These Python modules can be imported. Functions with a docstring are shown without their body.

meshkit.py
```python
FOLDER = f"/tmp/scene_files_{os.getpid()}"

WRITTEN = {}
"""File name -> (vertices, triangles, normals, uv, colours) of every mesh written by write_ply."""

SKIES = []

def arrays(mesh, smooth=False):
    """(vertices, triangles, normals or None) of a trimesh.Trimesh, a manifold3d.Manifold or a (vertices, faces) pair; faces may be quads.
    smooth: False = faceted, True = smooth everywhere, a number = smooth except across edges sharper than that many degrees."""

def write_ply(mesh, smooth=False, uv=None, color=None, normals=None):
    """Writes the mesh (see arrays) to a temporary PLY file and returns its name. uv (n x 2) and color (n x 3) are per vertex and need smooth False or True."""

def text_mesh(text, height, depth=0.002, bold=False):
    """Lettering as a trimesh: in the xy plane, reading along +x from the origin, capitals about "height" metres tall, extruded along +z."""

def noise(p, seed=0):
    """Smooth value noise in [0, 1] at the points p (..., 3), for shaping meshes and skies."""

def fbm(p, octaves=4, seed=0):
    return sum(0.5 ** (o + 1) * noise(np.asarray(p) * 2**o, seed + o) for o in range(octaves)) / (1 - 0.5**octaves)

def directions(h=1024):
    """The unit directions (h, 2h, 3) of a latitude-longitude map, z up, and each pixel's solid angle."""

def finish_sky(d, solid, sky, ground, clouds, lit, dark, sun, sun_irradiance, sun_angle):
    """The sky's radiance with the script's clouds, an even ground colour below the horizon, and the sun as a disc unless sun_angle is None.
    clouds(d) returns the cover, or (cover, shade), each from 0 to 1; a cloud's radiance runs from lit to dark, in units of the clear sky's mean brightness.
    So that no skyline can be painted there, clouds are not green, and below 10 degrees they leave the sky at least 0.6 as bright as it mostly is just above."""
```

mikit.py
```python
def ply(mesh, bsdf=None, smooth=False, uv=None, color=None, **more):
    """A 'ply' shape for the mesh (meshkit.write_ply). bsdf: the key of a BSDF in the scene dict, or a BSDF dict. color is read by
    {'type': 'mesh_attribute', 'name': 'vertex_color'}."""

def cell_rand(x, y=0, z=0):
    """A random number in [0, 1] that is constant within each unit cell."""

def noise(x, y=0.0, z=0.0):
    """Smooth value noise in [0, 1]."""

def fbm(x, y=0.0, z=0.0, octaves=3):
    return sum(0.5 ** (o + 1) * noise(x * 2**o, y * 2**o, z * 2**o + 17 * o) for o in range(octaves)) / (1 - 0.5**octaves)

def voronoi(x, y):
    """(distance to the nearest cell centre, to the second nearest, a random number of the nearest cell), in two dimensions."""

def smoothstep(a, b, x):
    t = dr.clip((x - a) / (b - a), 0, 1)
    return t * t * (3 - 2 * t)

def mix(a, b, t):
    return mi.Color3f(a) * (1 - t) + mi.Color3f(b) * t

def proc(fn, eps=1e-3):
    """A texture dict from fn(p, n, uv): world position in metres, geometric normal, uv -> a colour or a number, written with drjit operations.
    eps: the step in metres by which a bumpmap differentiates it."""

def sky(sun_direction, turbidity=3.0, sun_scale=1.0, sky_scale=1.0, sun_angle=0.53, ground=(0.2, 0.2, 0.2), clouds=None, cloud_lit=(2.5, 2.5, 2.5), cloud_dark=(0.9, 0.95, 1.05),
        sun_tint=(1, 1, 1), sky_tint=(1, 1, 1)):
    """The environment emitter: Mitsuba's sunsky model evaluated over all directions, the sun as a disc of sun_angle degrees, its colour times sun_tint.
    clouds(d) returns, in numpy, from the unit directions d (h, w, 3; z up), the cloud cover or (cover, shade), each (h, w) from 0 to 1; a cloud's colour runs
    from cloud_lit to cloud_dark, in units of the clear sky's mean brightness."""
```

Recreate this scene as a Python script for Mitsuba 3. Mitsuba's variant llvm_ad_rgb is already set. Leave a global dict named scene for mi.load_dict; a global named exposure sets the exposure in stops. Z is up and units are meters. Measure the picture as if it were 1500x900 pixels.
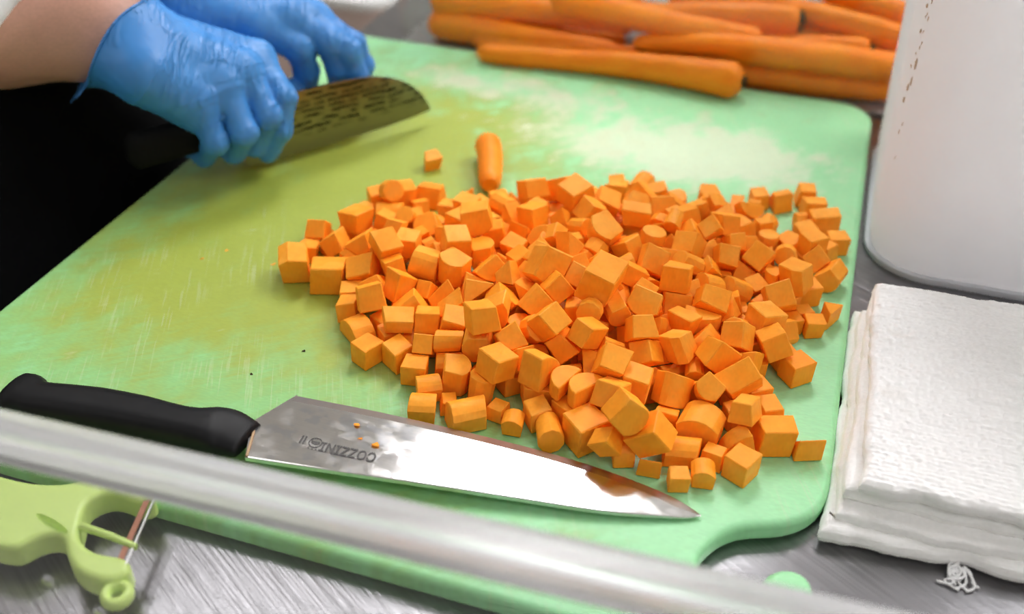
import math
import numpy as np, drjit as dr, trimesh, manifold3d as m3, mitsuba as mi
from shapely.geometry import Polygon
import meshkit, mikit
from mikit import noise, fbm, smoothstep, mix, proc

T = mi.ScalarTransform4f
scene, labels = {}, {}

# ---------------------------------------------------------------- camera, lights, exposure
# World: x along the far edge of the cutting board, y away from the camera, z up; the table top is z = 0, the floor z = -0.9.
CAM = np.array([0.46804, -0.29056, 0.40080])
FWD = np.array([-0.24893915, 0.77009864, -0.58734775])
UP = np.array([-0.19228438, 0.55506945, 0.80927413])
scene['camera'] = {'type': 'thinlens', 'fov': 52.35, 'fov_axis': 'x', 'aperture_radius': 0.0044, 'focus_distance': 0.585,
                   'near_clip': 0.02, 'far_clip': 30.0,
                   'to_world': T().look_at(origin=CAM.tolist(), target=(CAM+FWD).tolist(), up=UP.tolist())}
exposure = 0.48
PANEL = [9.0, 8.9, 9.0]
FLOOR, CEIL = -0.9, 1.9
# fluorescent panels in the ceiling: (x0, x1, y0, y1, strength)
PANELS = [(-0.24, 0.34, 1.36, 2.32, 1.5), (-1.05, -0.42, 0.70, 1.22, 0.55), (1.05, 1.95, 0.9, 2.2, 1.0), (-1.5, -0.8, -1.3, -0.5, 0.2), (1.2, 2.1, -1.3, -0.4, 0.35)]

# ---------------------------------------------------------------- helpers
_count = {}
def key_for(name, parent=None):
    k = (parent+'__' if parent else '')+name
    n = _count.get(k, 0); _count[k] = n+1
    return k if n == 0 else '%s_%03d' % (k, n)
def add(name, mesh, bsdf, parent=None, smooth=False, label=None, cat=None, group=None, kind=None, **more):
    k = key_for(name, parent)
    scene[k] = mesh if isinstance(mesh, dict) else mikit.ply(mesh, bsdf, smooth=smooth, **more)
    tag(k, label, cat, group, kind)
    return k
def thing(name, label, cat, group=None, kind=None):
    k = key_for(name); tag(k, label, cat, group, kind)
    return k
def tag(k, label=None, cat=None, group=None, kind=None):
    d = {a: b for a, b in (('label', label), ('category', cat), ('group', group), ('kind', kind)) if b}
    if d: labels[k] = d
def box(x0, x1, y0, y1, z0, z1):
    b = trimesh.creation.box((x1-x0, y1-y0, z1-z0)); b.apply_translation(((x0+x1)/2, (y0+y1)/2, (z0+z1)/2)); return b
def cat(ms): return trimesh.util.concatenate([m if isinstance(m, trimesh.Trimesh) else tm(m) for m in ms])
def tm(m):
    v, f, _ = meshkit.arrays(m); return trimesh.Trimesh(v, f, process=False)
def spline(pts, n, closed=False):
    """Points evenly spread along a smooth curve through pts."""
    from scipy.interpolate import CubicSpline
    p = np.asarray(pts, float)
    if closed: p = np.vstack([p, p[:1]])
    s = np.r_[0, np.cumsum(np.linalg.norm(np.diff(p, axis=0), axis=1))]
    cs = CubicSpline(s, p, bc_type='periodic' if closed else 'natural')
    d = cs(np.linspace(0, s[-1], n*12)); l = np.r_[0, np.cumsum(np.linalg.norm(np.diff(d, axis=0), axis=1))]
    t = np.linspace(0, l[-1], n+1)[:-1] if closed else np.linspace(0, l[-1], n)
    return np.column_stack([np.interp(t, l, d[:, i]) for i in range(p.shape[1])])
def rounded_poly(pts, radii, n=10):
    """Closed outline through the corners pts, each rounded by its radius (arcs)."""
    P = np.asarray(pts, float); out = []
    for i in range(len(P)):
        a, b, c = P[i-1], P[i], P[(i+1) % len(P)]; r = radii[i] if np.ndim(radii) else radii
        if r <= 0: out.append(b); continue
        u, v = (a-b)/np.linalg.norm(a-b), (c-b)/np.linalg.norm(c-b)
        ang = math.acos(np.clip(u@v, -1, 1)); t = r/math.tan(ang/2)
        t = min(t, .49*np.linalg.norm(a-b), .49*np.linalg.norm(c-b)); r = t*math.tan(ang/2)
        m = b+(u+v)/np.linalg.norm(u+v)*(r/math.sin(ang/2)); p0, p1 = b+u*t-m, b+v*t-m
        a0, a1 = math.atan2(p0[1], p0[0]), math.atan2(p1[1], p1[0]); da = (a1-a0+math.pi) % (2*math.pi)-math.pi
        out += [m+r*np.array([math.cos(a0+da*k/n), math.sin(a0+da*k/n)]) for k in range(n+1)]
    return np.array(out)
def offset_in(P, d):
    """The closed counter-clockwise outline P moved inwards by d along its vertex normals."""
    e = np.roll(P, -1, 0)-P; e /= np.linalg.norm(e, axis=1, keepdims=True)+1e-12
    t = e+np.roll(e, 1, 0); t /= np.linalg.norm(t, axis=1, keepdims=True)+1e-12
    return P+d*np.column_stack([-t[:, 1], t[:, 0]])
def ccw(P):
    x, y = P[:, 0], P[:, 1]; return P if (x*np.roll(y, -1)-y*np.roll(x, -1)).sum() > 0 else P[::-1]
def bevel_extrude(P, z0, z1, r, steps=4, r_bottom=None):
    """A slab with the outline P and rounded upper and lower edges; watertight."""
    P = ccw(np.asarray(P, float)); n = len(P); rb = r if r_bottom is None else r_bottom
    rings = []
    for k in range(steps+1):
        a = k/steps*math.pi/2; rings.append((offset_in(P, rb*(1-math.sin(a))), z0+rb*(1-math.cos(a))))
    for k in range(steps+1):
        a = k/steps*math.pi/2; rings.append((offset_in(P, r*(1-math.cos(a))), z1-r*(1-math.sin(a))))
    return loft([np.column_stack([q, np.full(n, z)]) for q, z in rings])
def cap(ring, flip):
    q = np.asarray(ring)
    # triangulate in the ring's own plane
    c = q-q.mean(0); _, _, vt = np.linalg.svd(c, full_matrices=False); uv = c@vt[:2].T
    if (uv[:, 0]*np.roll(uv[:, 1], -1)-uv[:, 1]*np.roll(uv[:, 0], -1)).sum() < 0: uv = uv*[1, -1]
    f = m3.triangulate([uv.astype(np.float64)])
    return f[:, ::-1] if flip else f
def loft(rings, caps=True, closed=True):
    """Rings of equal length joined into a surface; for counter-clockwise rings that rise, the faces point outwards."""
    R = np.asarray(rings, float); k, n = R.shape[:2]; F = []
    j = np.arange(n if closed else n-1); j2 = (j+1) % n
    for i in range(k-1):
        a, b = i*n, (i+1)*n
        F += [np.column_stack([a+j, a+j2, b+j2]), np.column_stack([a+j, b+j2, b+j])]
    if caps:
        F += [cap(R[0], True), cap(R[-1], False)+(k-1)*n]
    m = trimesh.Trimesh(R.reshape(-1, 3), np.vstack(F), process=False)
    if (caps or np.allclose(R[0], R[-1])) and m.volume < 0: m.invert()
    return m
def sweep(path, radii, sides=16, squash=None, caps=True):
    """A tube along path with a radius at each point, its ends rounded off by the radii given."""
    p = np.asarray(path, float); t = np.gradient(p, axis=0); t /= np.linalg.norm(t, axis=1, keepdims=True)
    up = np.array([0, 0, 1.0]) if abs(t[0, 2]) < .9 else np.array([1.0, 0, 0])
    rings = []; a = np.cross(up, t[0]); a /= np.linalg.norm(a)
    th = np.arange(sides)*2*np.pi/sides
    for i in range(len(p)):
        a = a-t[i]*(a@t[i]); a /= np.linalg.norm(a); b = np.cross(t[i], a)
        r = radii[i] if np.ndim(radii[i]) else np.full(sides, radii[i])
        rings.append(p[i]+(r*np.cos(th))[:, None]*a+(r*np.sin(th))[:, None]*b*(squash or 1))
    m = loft(rings, caps)
    return m
def surface_nets(f, lo, hi, h):
    """The zero surface of f (points (n, 3) -> signed distance) as a mesh."""
    lo, hi = np.asarray(lo, float), np.asarray(hi, float); n = np.ceil((hi-lo)/h).astype(int)+1
    ax = [lo[i]+h*np.arange(n[i]) for i in range(3)]
    D = np.empty(n, np.float32)
    for i in range(0, n[0], 16):
        g = np.stack(np.meshgrid(ax[0][i:i+16], ax[1], ax[2], indexing='ij'), -1)
        D[i:i+16] = f(g.reshape(-1, 3)).reshape(g.shape[:3])
    s = D < 0
    corners = [(i, j, k) for i in (0, 1) for j in (0, 1) for k in (0, 1)]
    def sl(c, A): return A[c[0]:n[0]-1+c[0], c[1]:n[1]-1+c[1], c[2]:n[2]-1+c[2]]
    cnt = sum(sl(c, s).astype(np.int8) for c in corners)
    cells = np.argwhere((cnt > 0) & (cnt < 8)); idx = -np.ones(n-1, np.int64); idx[tuple(cells.T)] = np.arange(len(cells))
    pos, num = np.zeros((len(cells), 3)), np.zeros(len(cells))
    for a in corners:
        for ax_ in range(3):
            if a[ax_]: continue
            b = list(a); b[ax_] = 1
            da, db = D[tuple((cells+a).T)], D[tuple((cells+b).T)]
            m = (da < 0) != (db < 0); t = np.where(m, da/np.where(m, da-db, 1), 0)
            q = np.array(a, float)+np.eye(3)[ax_]*t[:, None]; pos += q*m[:, None]; num += m
    V = lo+h*(cells+pos/num[:, None]); F = []
    for a in range(3):
        b, c = (a+1) % 3, (a+2) % 3
        sh = [slice(None)]*3; sh2 = list(sh); sh[a] = slice(0, n[a]-1); sh2[a] = slice(1, n[a])
        s0, s1 = s[tuple(sh)], s[tuple(sh2)]
        e = np.argwhere(s0 != s1); e = e[(e[:, b] > 0) & (e[:, c] > 0) & (e[:, b] < n[b]-1) & (e[:, c] < n[c]-1)]
        ins = s0[tuple(e.T)]
        def cell(db, dc):
            q = e.copy(); q[:, b] -= db; q[:, c] -= dc; return idx[tuple(q.T)]
        q = np.column_stack([cell(1, 1), cell(0, 1), cell(0, 0), cell(1, 0)]); q[~ins] = q[~ins][:, ::-1]; F.append(q)
    Q = np.vstack(F)
    return trimesh.Trimesh(V, np.vstack([Q[:, [0, 1, 2]], Q[:, [0, 2, 3]]]), process=False)
def capsule(p, a, b, ra, rb):
    a, b = np.asarray(a, float), np.asarray(b, float); d = b-a
    t = np.clip((p-a)@d/(d@d), 0, 1)
    return np.linalg.norm(p-a-t[:, None]*d, axis=1)-(ra+(rb-ra)*t)
def smin(a, b, k):
    h = np.maximum(k-np.abs(a-b), 0)/k; return np.minimum(a, b)-h*h*k*.25
def chain(p, pts, rs, k=.004):
    d = None
    for i in range(len(pts)-1):
        c = capsule(p, pts[i], pts[i+1], rs[i], rs[i+1]); d = c if d is None else smin(d, c, k)
    return d

# ---------------------------------------------------------------- materials
def two(d): return {'type': 'twosided', 'bsdf': d}
def rgb(*c): return {'type': 'rgb', 'value': list(c)}
def prin(col, rough=.5, metallic=0.0, spec=.5, **k):
    return two({'type': 'principled', 'base_color': col if isinstance(col, dict) else rgb(*col), 'roughness': rough, 'metallic': metallic, 'specular': spec, **k})
def bumped(b, fn, scale, eps=3e-4):
    return two({'type': 'bumpmap', 'arbitrary': proc(fn, eps), 'scale': scale, 'bsdf': b['bsdf'] if b['type'] == 'twosided' else b})

def gauss(p, cx, cy, rx, ry): return dr.exp(-dr.square((p.x-cx)/rx)-dr.square((p.y-cy)/ry))
def board_col(p, n, uv):
    big = fbm(p.x*22, p.y*22, 3.0, 4); mid = fbm(p.x*70+9, p.y*45, 5.0, 4); fine = noise(p.x*420, p.y*1500, 1.0)
    streak = fbm((p.x*.8+p.y*.6)*60, (p.y*.8-p.x*.6)*420, 2.0, 3)
    green = mix((.330, .715, .375), (.300, .670, .340), big)
    # the much used part has turned yellowish green
    used = smoothstep(.15, .75, gauss(p, .14, .21, .26, .34)+.6*(mid-.5)+.25*(streak-.5))
    green = mix(green, (.235, .475, .125), used*.72)
    # carrot juice worked into the plastic where the chopping is done
    juice = .22*gauss(p, .12, .22, .24, .30)+.95*gauss(p, .13, .31, .13, .17)+.40*gauss(p, .22, .17, .15, .08)+.50*gauss(p, .17, .45, .14, .11)+.30*gauss(p, .07, .16, .07, .08)
    j = smoothstep(.12, 1.10, juice+.85*(mid-.5)+.28*(streak-.5))
    col = mix(green, (.330, .385, .045), j*.92)
    # plastic worn pale by the blade
    worn = gauss(p, .335, .465, .10, .060)+.75*gauss(p, .42, .47, .07, .05)+.85*gauss(p, .165, .535, .075, .030)+.40*gauss(p, .27, .53, .05, .03)+.30*gauss(p, .29, .117, .02, .01)
    w = smoothstep(.30, .92, worn+1.1*(mid-.5)+.5*(streak-.5))
    col = mix(col, (.62, .69, .50), w*.80)
    # fine knife cuts
    cut = smoothstep(.62, .80, fbm((p.x*.9+p.y*.44)*900, (p.y*.9-p.x*.44)*40, 4.0, 2))*smoothstep(.35, .8, noise(p.x*30, p.y*30, 8))
    return mix(col, (.55, .62, .40), cut*.25)*(.96+.08*fine)
def board_bump(p, n, uv):
    return fbm(p.x*900, p.y*900, p.z*900, 2)*.6+fbm((p.x*.9+p.y*.44)*1100, (p.y*.9-p.x*.44)*60, 4.0, 2)*.5
scene['board_plastic'] = bumped(prin(proc(board_col), .42, spec=.45), board_bump, .00012)

def carrot_col(a, b, c):
    def fn(p, n, uv):
        m = fbm(p.x*140, p.y*140, p.z*140, 3); g = noise(p.x*900, p.y*900, p.z*300)
        return mix(mix(a, b, smoothstep(.3, .7, m)), c, smoothstep(.62, .78, noise(p.x*90+3, p.y*90, p.z*90+7))*.5)*(.96+.08*g)
    return fn
def carrot_bump(p, n, uv): return fbm(p.x*700, p.y*700, p.z*700, 3)
for i, (a, b, c) in enumerate([((.95, .345, .022), (.93, .305, .014), (.96, .40, .045)), ((.94, .315, .016), (.95, .355, .024), (.93, .34, .024)), ((.96, .375, .032), (.94, .330, .020), (.97, .43, .06))]):
    scene['carrot_flesh_%d' % (i+1)] = bumped(prin(proc(carrot_col(a, b, c)), .50, spec=.22), carrot_bump, .00022)
def carrot_skin_col(p, n, uv):
    m = fbm(p.x*60, p.y*60, p.z*60, 3); s = noise(p.x*40, p.y*400, p.z*400)
    return mix((.92, .235, .008), (.95, .285, .013), smoothstep(.3, .7, m))*(.95+.08*s)
scene['carrot_skin'] = bumped(prin(proc(carrot_skin_col), .42, spec=.22), carrot_bump, .0003)
scene['carrot_end'] = prin((.030, .020, .010), .85, spec=.1)

def steel_streak(p): return fbm((p.x*.85+p.y*.53)*35, (p.y*.85-p.x*.53)*1600, 1.0, 3)
def steel_col(p, n, uv):
    s = fbm((p.x*.85-p.y*.53)*25, (p.y*.85+p.x*.53)*1500, 1.0, 3); b = fbm(p.x*12, p.y*12, 2.0, 3)
    return mi.Color3f(.255, .25, .26)*(.78+.34*s)*(.86+.28*b)
def steel_bump(p, n, uv): return fbm((p.x*.85-p.y*.53)*25, (p.y*.85+p.x*.53)*1500, 1.0, 3)
scene['table_steel'] = bumped(prin(proc(steel_col), .22, metallic=.95), steel_bump, .00010, 1e-4)
scene['wall_paint'] = prin((.78, .77, .75), .7)
scene['ceiling_paint'] = prin((.85, .85, .84), .8)
def floor_col(p, n, uv):
    g = dr.minimum(dr.abs(p.x/.3-dr.floor(p.x/.3)-.5), dr.abs(p.y/.3-dr.floor(p.y/.3)-.5))
    return mix((.20, .19, .15), (.26, .25, .20), fbm(p.x*9, p.y*9, 0, 3))
scene['floor_tile'] = prin(proc(floor_col), .45)
scene['panel_glow'] = {'type': 'diffuse', 'reflectance': rgb(.7, .7, .7)}
scene['black_cloth'] = prin((.0022, .0022, .0025), .9, spec=.05)
scene['black_plastic'] = bumped(prin((.005, .005, .006), .46, spec=.22), lambda p, n, uv: fbm(p.x*2500, p.y*2500, p.z*2500, 2), .00012)
scene['white_cotton'] = prin((.80, .80, .81), .95, spec=.1, sheen=.4)
scene['white_plastic'] = prin((.78, .78, .78), .35)
scene['pink_plastic'] = prin((.62, .47, .44), .5)
scene['print_ink'] = prin((.055, .050, .048), .5)
scene['tan_glue'] = prin((.45, .30, .17), .6)

# ---------------------------------------------------------------- room
add('floor', box(-2.8, 2.8, -2.4, 3.6, FLOOR-.1, FLOOR), 'floor_tile', kind='structure')
add('ceiling', box(-2.8, 2.8, -2.4, 3.6, CEIL, CEIL+.1), 'ceiling_paint', kind='structure')
add('wall_left', box(-2.9, -2.8, -2.5, 3.7, FLOOR-.1, CEIL+.1), 'wall_paint', kind='structure')
add('wall_right', box(2.8, 2.9, -2.5, 3.7, FLOOR-.1, CEIL+.1), 'wall_paint', kind='structure')
add('wall_back', box(-2.8, 2.8, 3.6, 3.7, FLOOR-.1, CEIL+.1), 'wall_paint', kind='structure')
add('wall_front', box(-2.8, 2.8, -2.5, -2.4, FLOOR-.1, CEIL+.1), 'wall_paint', kind='structure')
PLACES = ['over the far side of the table', 'over the far left, beyond the cook', 'over the right end of the table', 'behind the cook', 'behind the camera']
for (x0, x1, y0, y1, s), where in zip(PANELS, PLACES):
    k = thing('ceiling_light', 'flat white fluorescent ceiling panel '+where, 'ceiling light')
    m = box(x0, x1, y0, y1, CEIL-.02, CEIL-.012)
    scene[k+'__diffuser'] = mikit.ply(m, 'panel_glow', emitter={'type': 'area', 'radiance': rgb(*[c*s for c in PANEL])})
    fr = cat([box(x0-.03, x0, y0-.03, y1+.03, CEIL-.025, CEIL), box(x1, x1+.03, y0-.03, y1+.03, CEIL-.025, CEIL), box(x0, x1, y0-.03, y0, CEIL-.025, CEIL), box(x0, x1, y1, y1+.03, CEIL-.025, CEIL)])
    add('frame', fr, 'white_plastic', k)

# ---------------------------------------------------------------- steel table
t = thing('work_table', 'brushed stainless steel work table under the cutting board', 'table')
add('table_top', bevel_extrude(rounded_poly([(-.004, -.75), (1.5, -.75), (1.5, 1.25), (-.004, 1.25)], .02, 4), -.035, 0, .004, 3), 'table_steel', t, smooth=40)
for x in (.06, 1.42):
    for y in (-.67, 1.17):
        add('leg', trimesh.creation.cylinder(.02, .855, sections=16, transform=trimesh.transformations.translation_matrix((x, y, FLOOR+.4375))), 'table_steel', t, smooth=40)
add('lower_shelf', box(.05, 1.43, -.68, 1.18, -.70, -.685), 'table_steel', t)

# ---------------------------------------------------------------- cutting board
BT = .0127
outline = [(.0, .0), (.440, .0)]
hook = spline([(.440, 0), (.470, .001), (.492, .010), (.5045, .029), (.5065, .050), (.5010, .0605), (.4925, .0615), (.4850, .0560), (.4790, .0450), (.4680, .0385), (.4570, .0420), (.4520, .0540), (.4545, .0625), (.4636, .0765), (.4745, .0835), (.4853, .0880), (.4937, .0935), (.5020, .1030), (.5070, .1165), (.508, .135)], 90)
tr = rounded_poly([(.508, .3), (.508, .6065), (.25, .6065)], [0, .034, 0], 14)
tl = rounded_poly([(.25, .6065), (.0, .6065), (0, .3)], [0, .014, 0], 8)
bl = rounded_poly([(0, .3), (0, 0), (.2, 0)], [0, .014, 0], 8)
outline = np.vstack([hook, tr, tl[1:], bl[1:]])
k = add('cutting_board', bevel_extrude(outline, 0, BT, .0042, 6), 'board_plastic', smooth=50,
        label='large mint green plastic cutting board with a hooked corner and yellow juice stains', cat='cutting board')

def rounded_hull(pts, r):
    d = np.array([[1,0,0],[-1,0,0],[0,1,0],[0,-1,0],[0,0,1],[0,0,-1],[.58,.58,.58],[.58,.58,-.58],[.58,-.58,.58],[.58,-.58,-.58],[-.58,.58,.58],[-.58,.58,-.58],[-.58,-.58,.58],[-.58,-.58,-.58]])
    pts = np.asarray(pts, float)
    c = pts.mean(0); pts = c+(pts-c)*(1-r/np.abs(pts-c).max())
    return m3.Manifold.hull_points((pts[:, None]+d[None]*r).reshape(-1, 3))
def cut_piece(profile, length, slant0=(0, 0), slant1=(0, 0), taper=1.0, r=.0007):
    """A convex chunk: a (y, z) outline swept along x, its two end faces slanted as the knife left them."""
    p = np.asarray(profile, float)
    a = np.column_stack([-length/2+p[:, 0]*slant0[0]+p[:, 1]*slant0[1], p])
    b = np.column_stack([length/2+p[:, 0]*slant1[0]+p[:, 1]*slant1[1], p*taper])
    pts = np.vstack([a, b])
    return rounded_hull(pts-pts.mean(0), r)
def arc(r, a0, a1, n):
    t = np.radians(np.linspace(a0, a1, n)); return [(r*np.cos(x), r*np.sin(x)) for x in t]
def dice_shapes():
    mm = .001; S = []
    q = lambda *v: np.array(v)*mm
    S.append(cut_piece(q((-8,-8),(8,-8),(8,8),(-8,8)), .0165, (.05,.03), (-.06,.08)))
    S.append(cut_piece(q((-8.5,-7.5),(8,-8),(7.5,8),(-7,7)), .0155, (.12,.0), (.1,-.05)))
    S.append(cut_piece(q((-7,-8.5),(8.5,-7),(8,7),(-8.5,8)), .0185, (-.1,.1), (.08,.12)))
    S.append(cut_piece(q((-9,-7),(9,-7),(8,7),(-8,7.5)), .0145, (.0,.2), (.0,-.1)))
    # one skin side, rounded
    S.append(cut_piece(list(q((-8,-8),(8,-8)))+[(x, y) for x, y in (np.array(arc(.0112,35,145,7))-[0,.0025])], .0165, (.06,0), (-.05,.1)))
    S.append(cut_piece(list(q((-7,-7),(7,-7)))+[(x, y) for x, y in (np.array(arc(.0095,30,150,7))-[0,.0015])], .0200, (.0,.1), (.2,.0)))
    S.append(cut_piece(list(q((-9,-8),(9,-8)))+[(x, y) for x, y in (np.array(arc(.0130,38,142,7))-[0,.0035])], .0150, (-.1,0), (.1,.1)))
    # quarter of a round
    S.append(cut_piece([(0,0)]+arc(.0185,0,90,7), .0160, (.05,.05), (-.1,.05)))
    S.append(cut_piece([(0,0)]+arc(.0200,10,85,7), .0140, (.2,.0), (.05,-.1)))
    # wedges
    S.append(cut_piece(q((-8,-7),(9,-7),(-7,9)), .0160, (.1,.1), (-.1,.05)))
    S.append(cut_piece(q((-10,-6),(10,-6),(2,8),(-5,8)), .0145, (.3,0), (.0,.1)))
    # half moon, small disc, stub of the thin end
    S.append(cut_piece([(x, y-.006) for x, y in arc(.0125,0,180,10)], .0110, (.05,0), (0,.08)))
    S.append(cut_piece(arc(.0085,0,324,10), .0100, (.05,0), (.1,.05)))
    S.append(cut_piece(arc(.0080,0,324,10), .0190, (.05,.1), (-.1,.2), .88))
    # slanted blocks
    S.append(cut_piece(q((-8,-8),(8,-7),(7,8),(-8,7)), .0150, (.35,.0), (-.1,.2)))
    S.append(cut_piece(q((-7.5,-8),(7,-8),(8,6),(3,9),(-7,8)), .0175, (.1,-.25), (.15,.0)))
    return S
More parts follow.
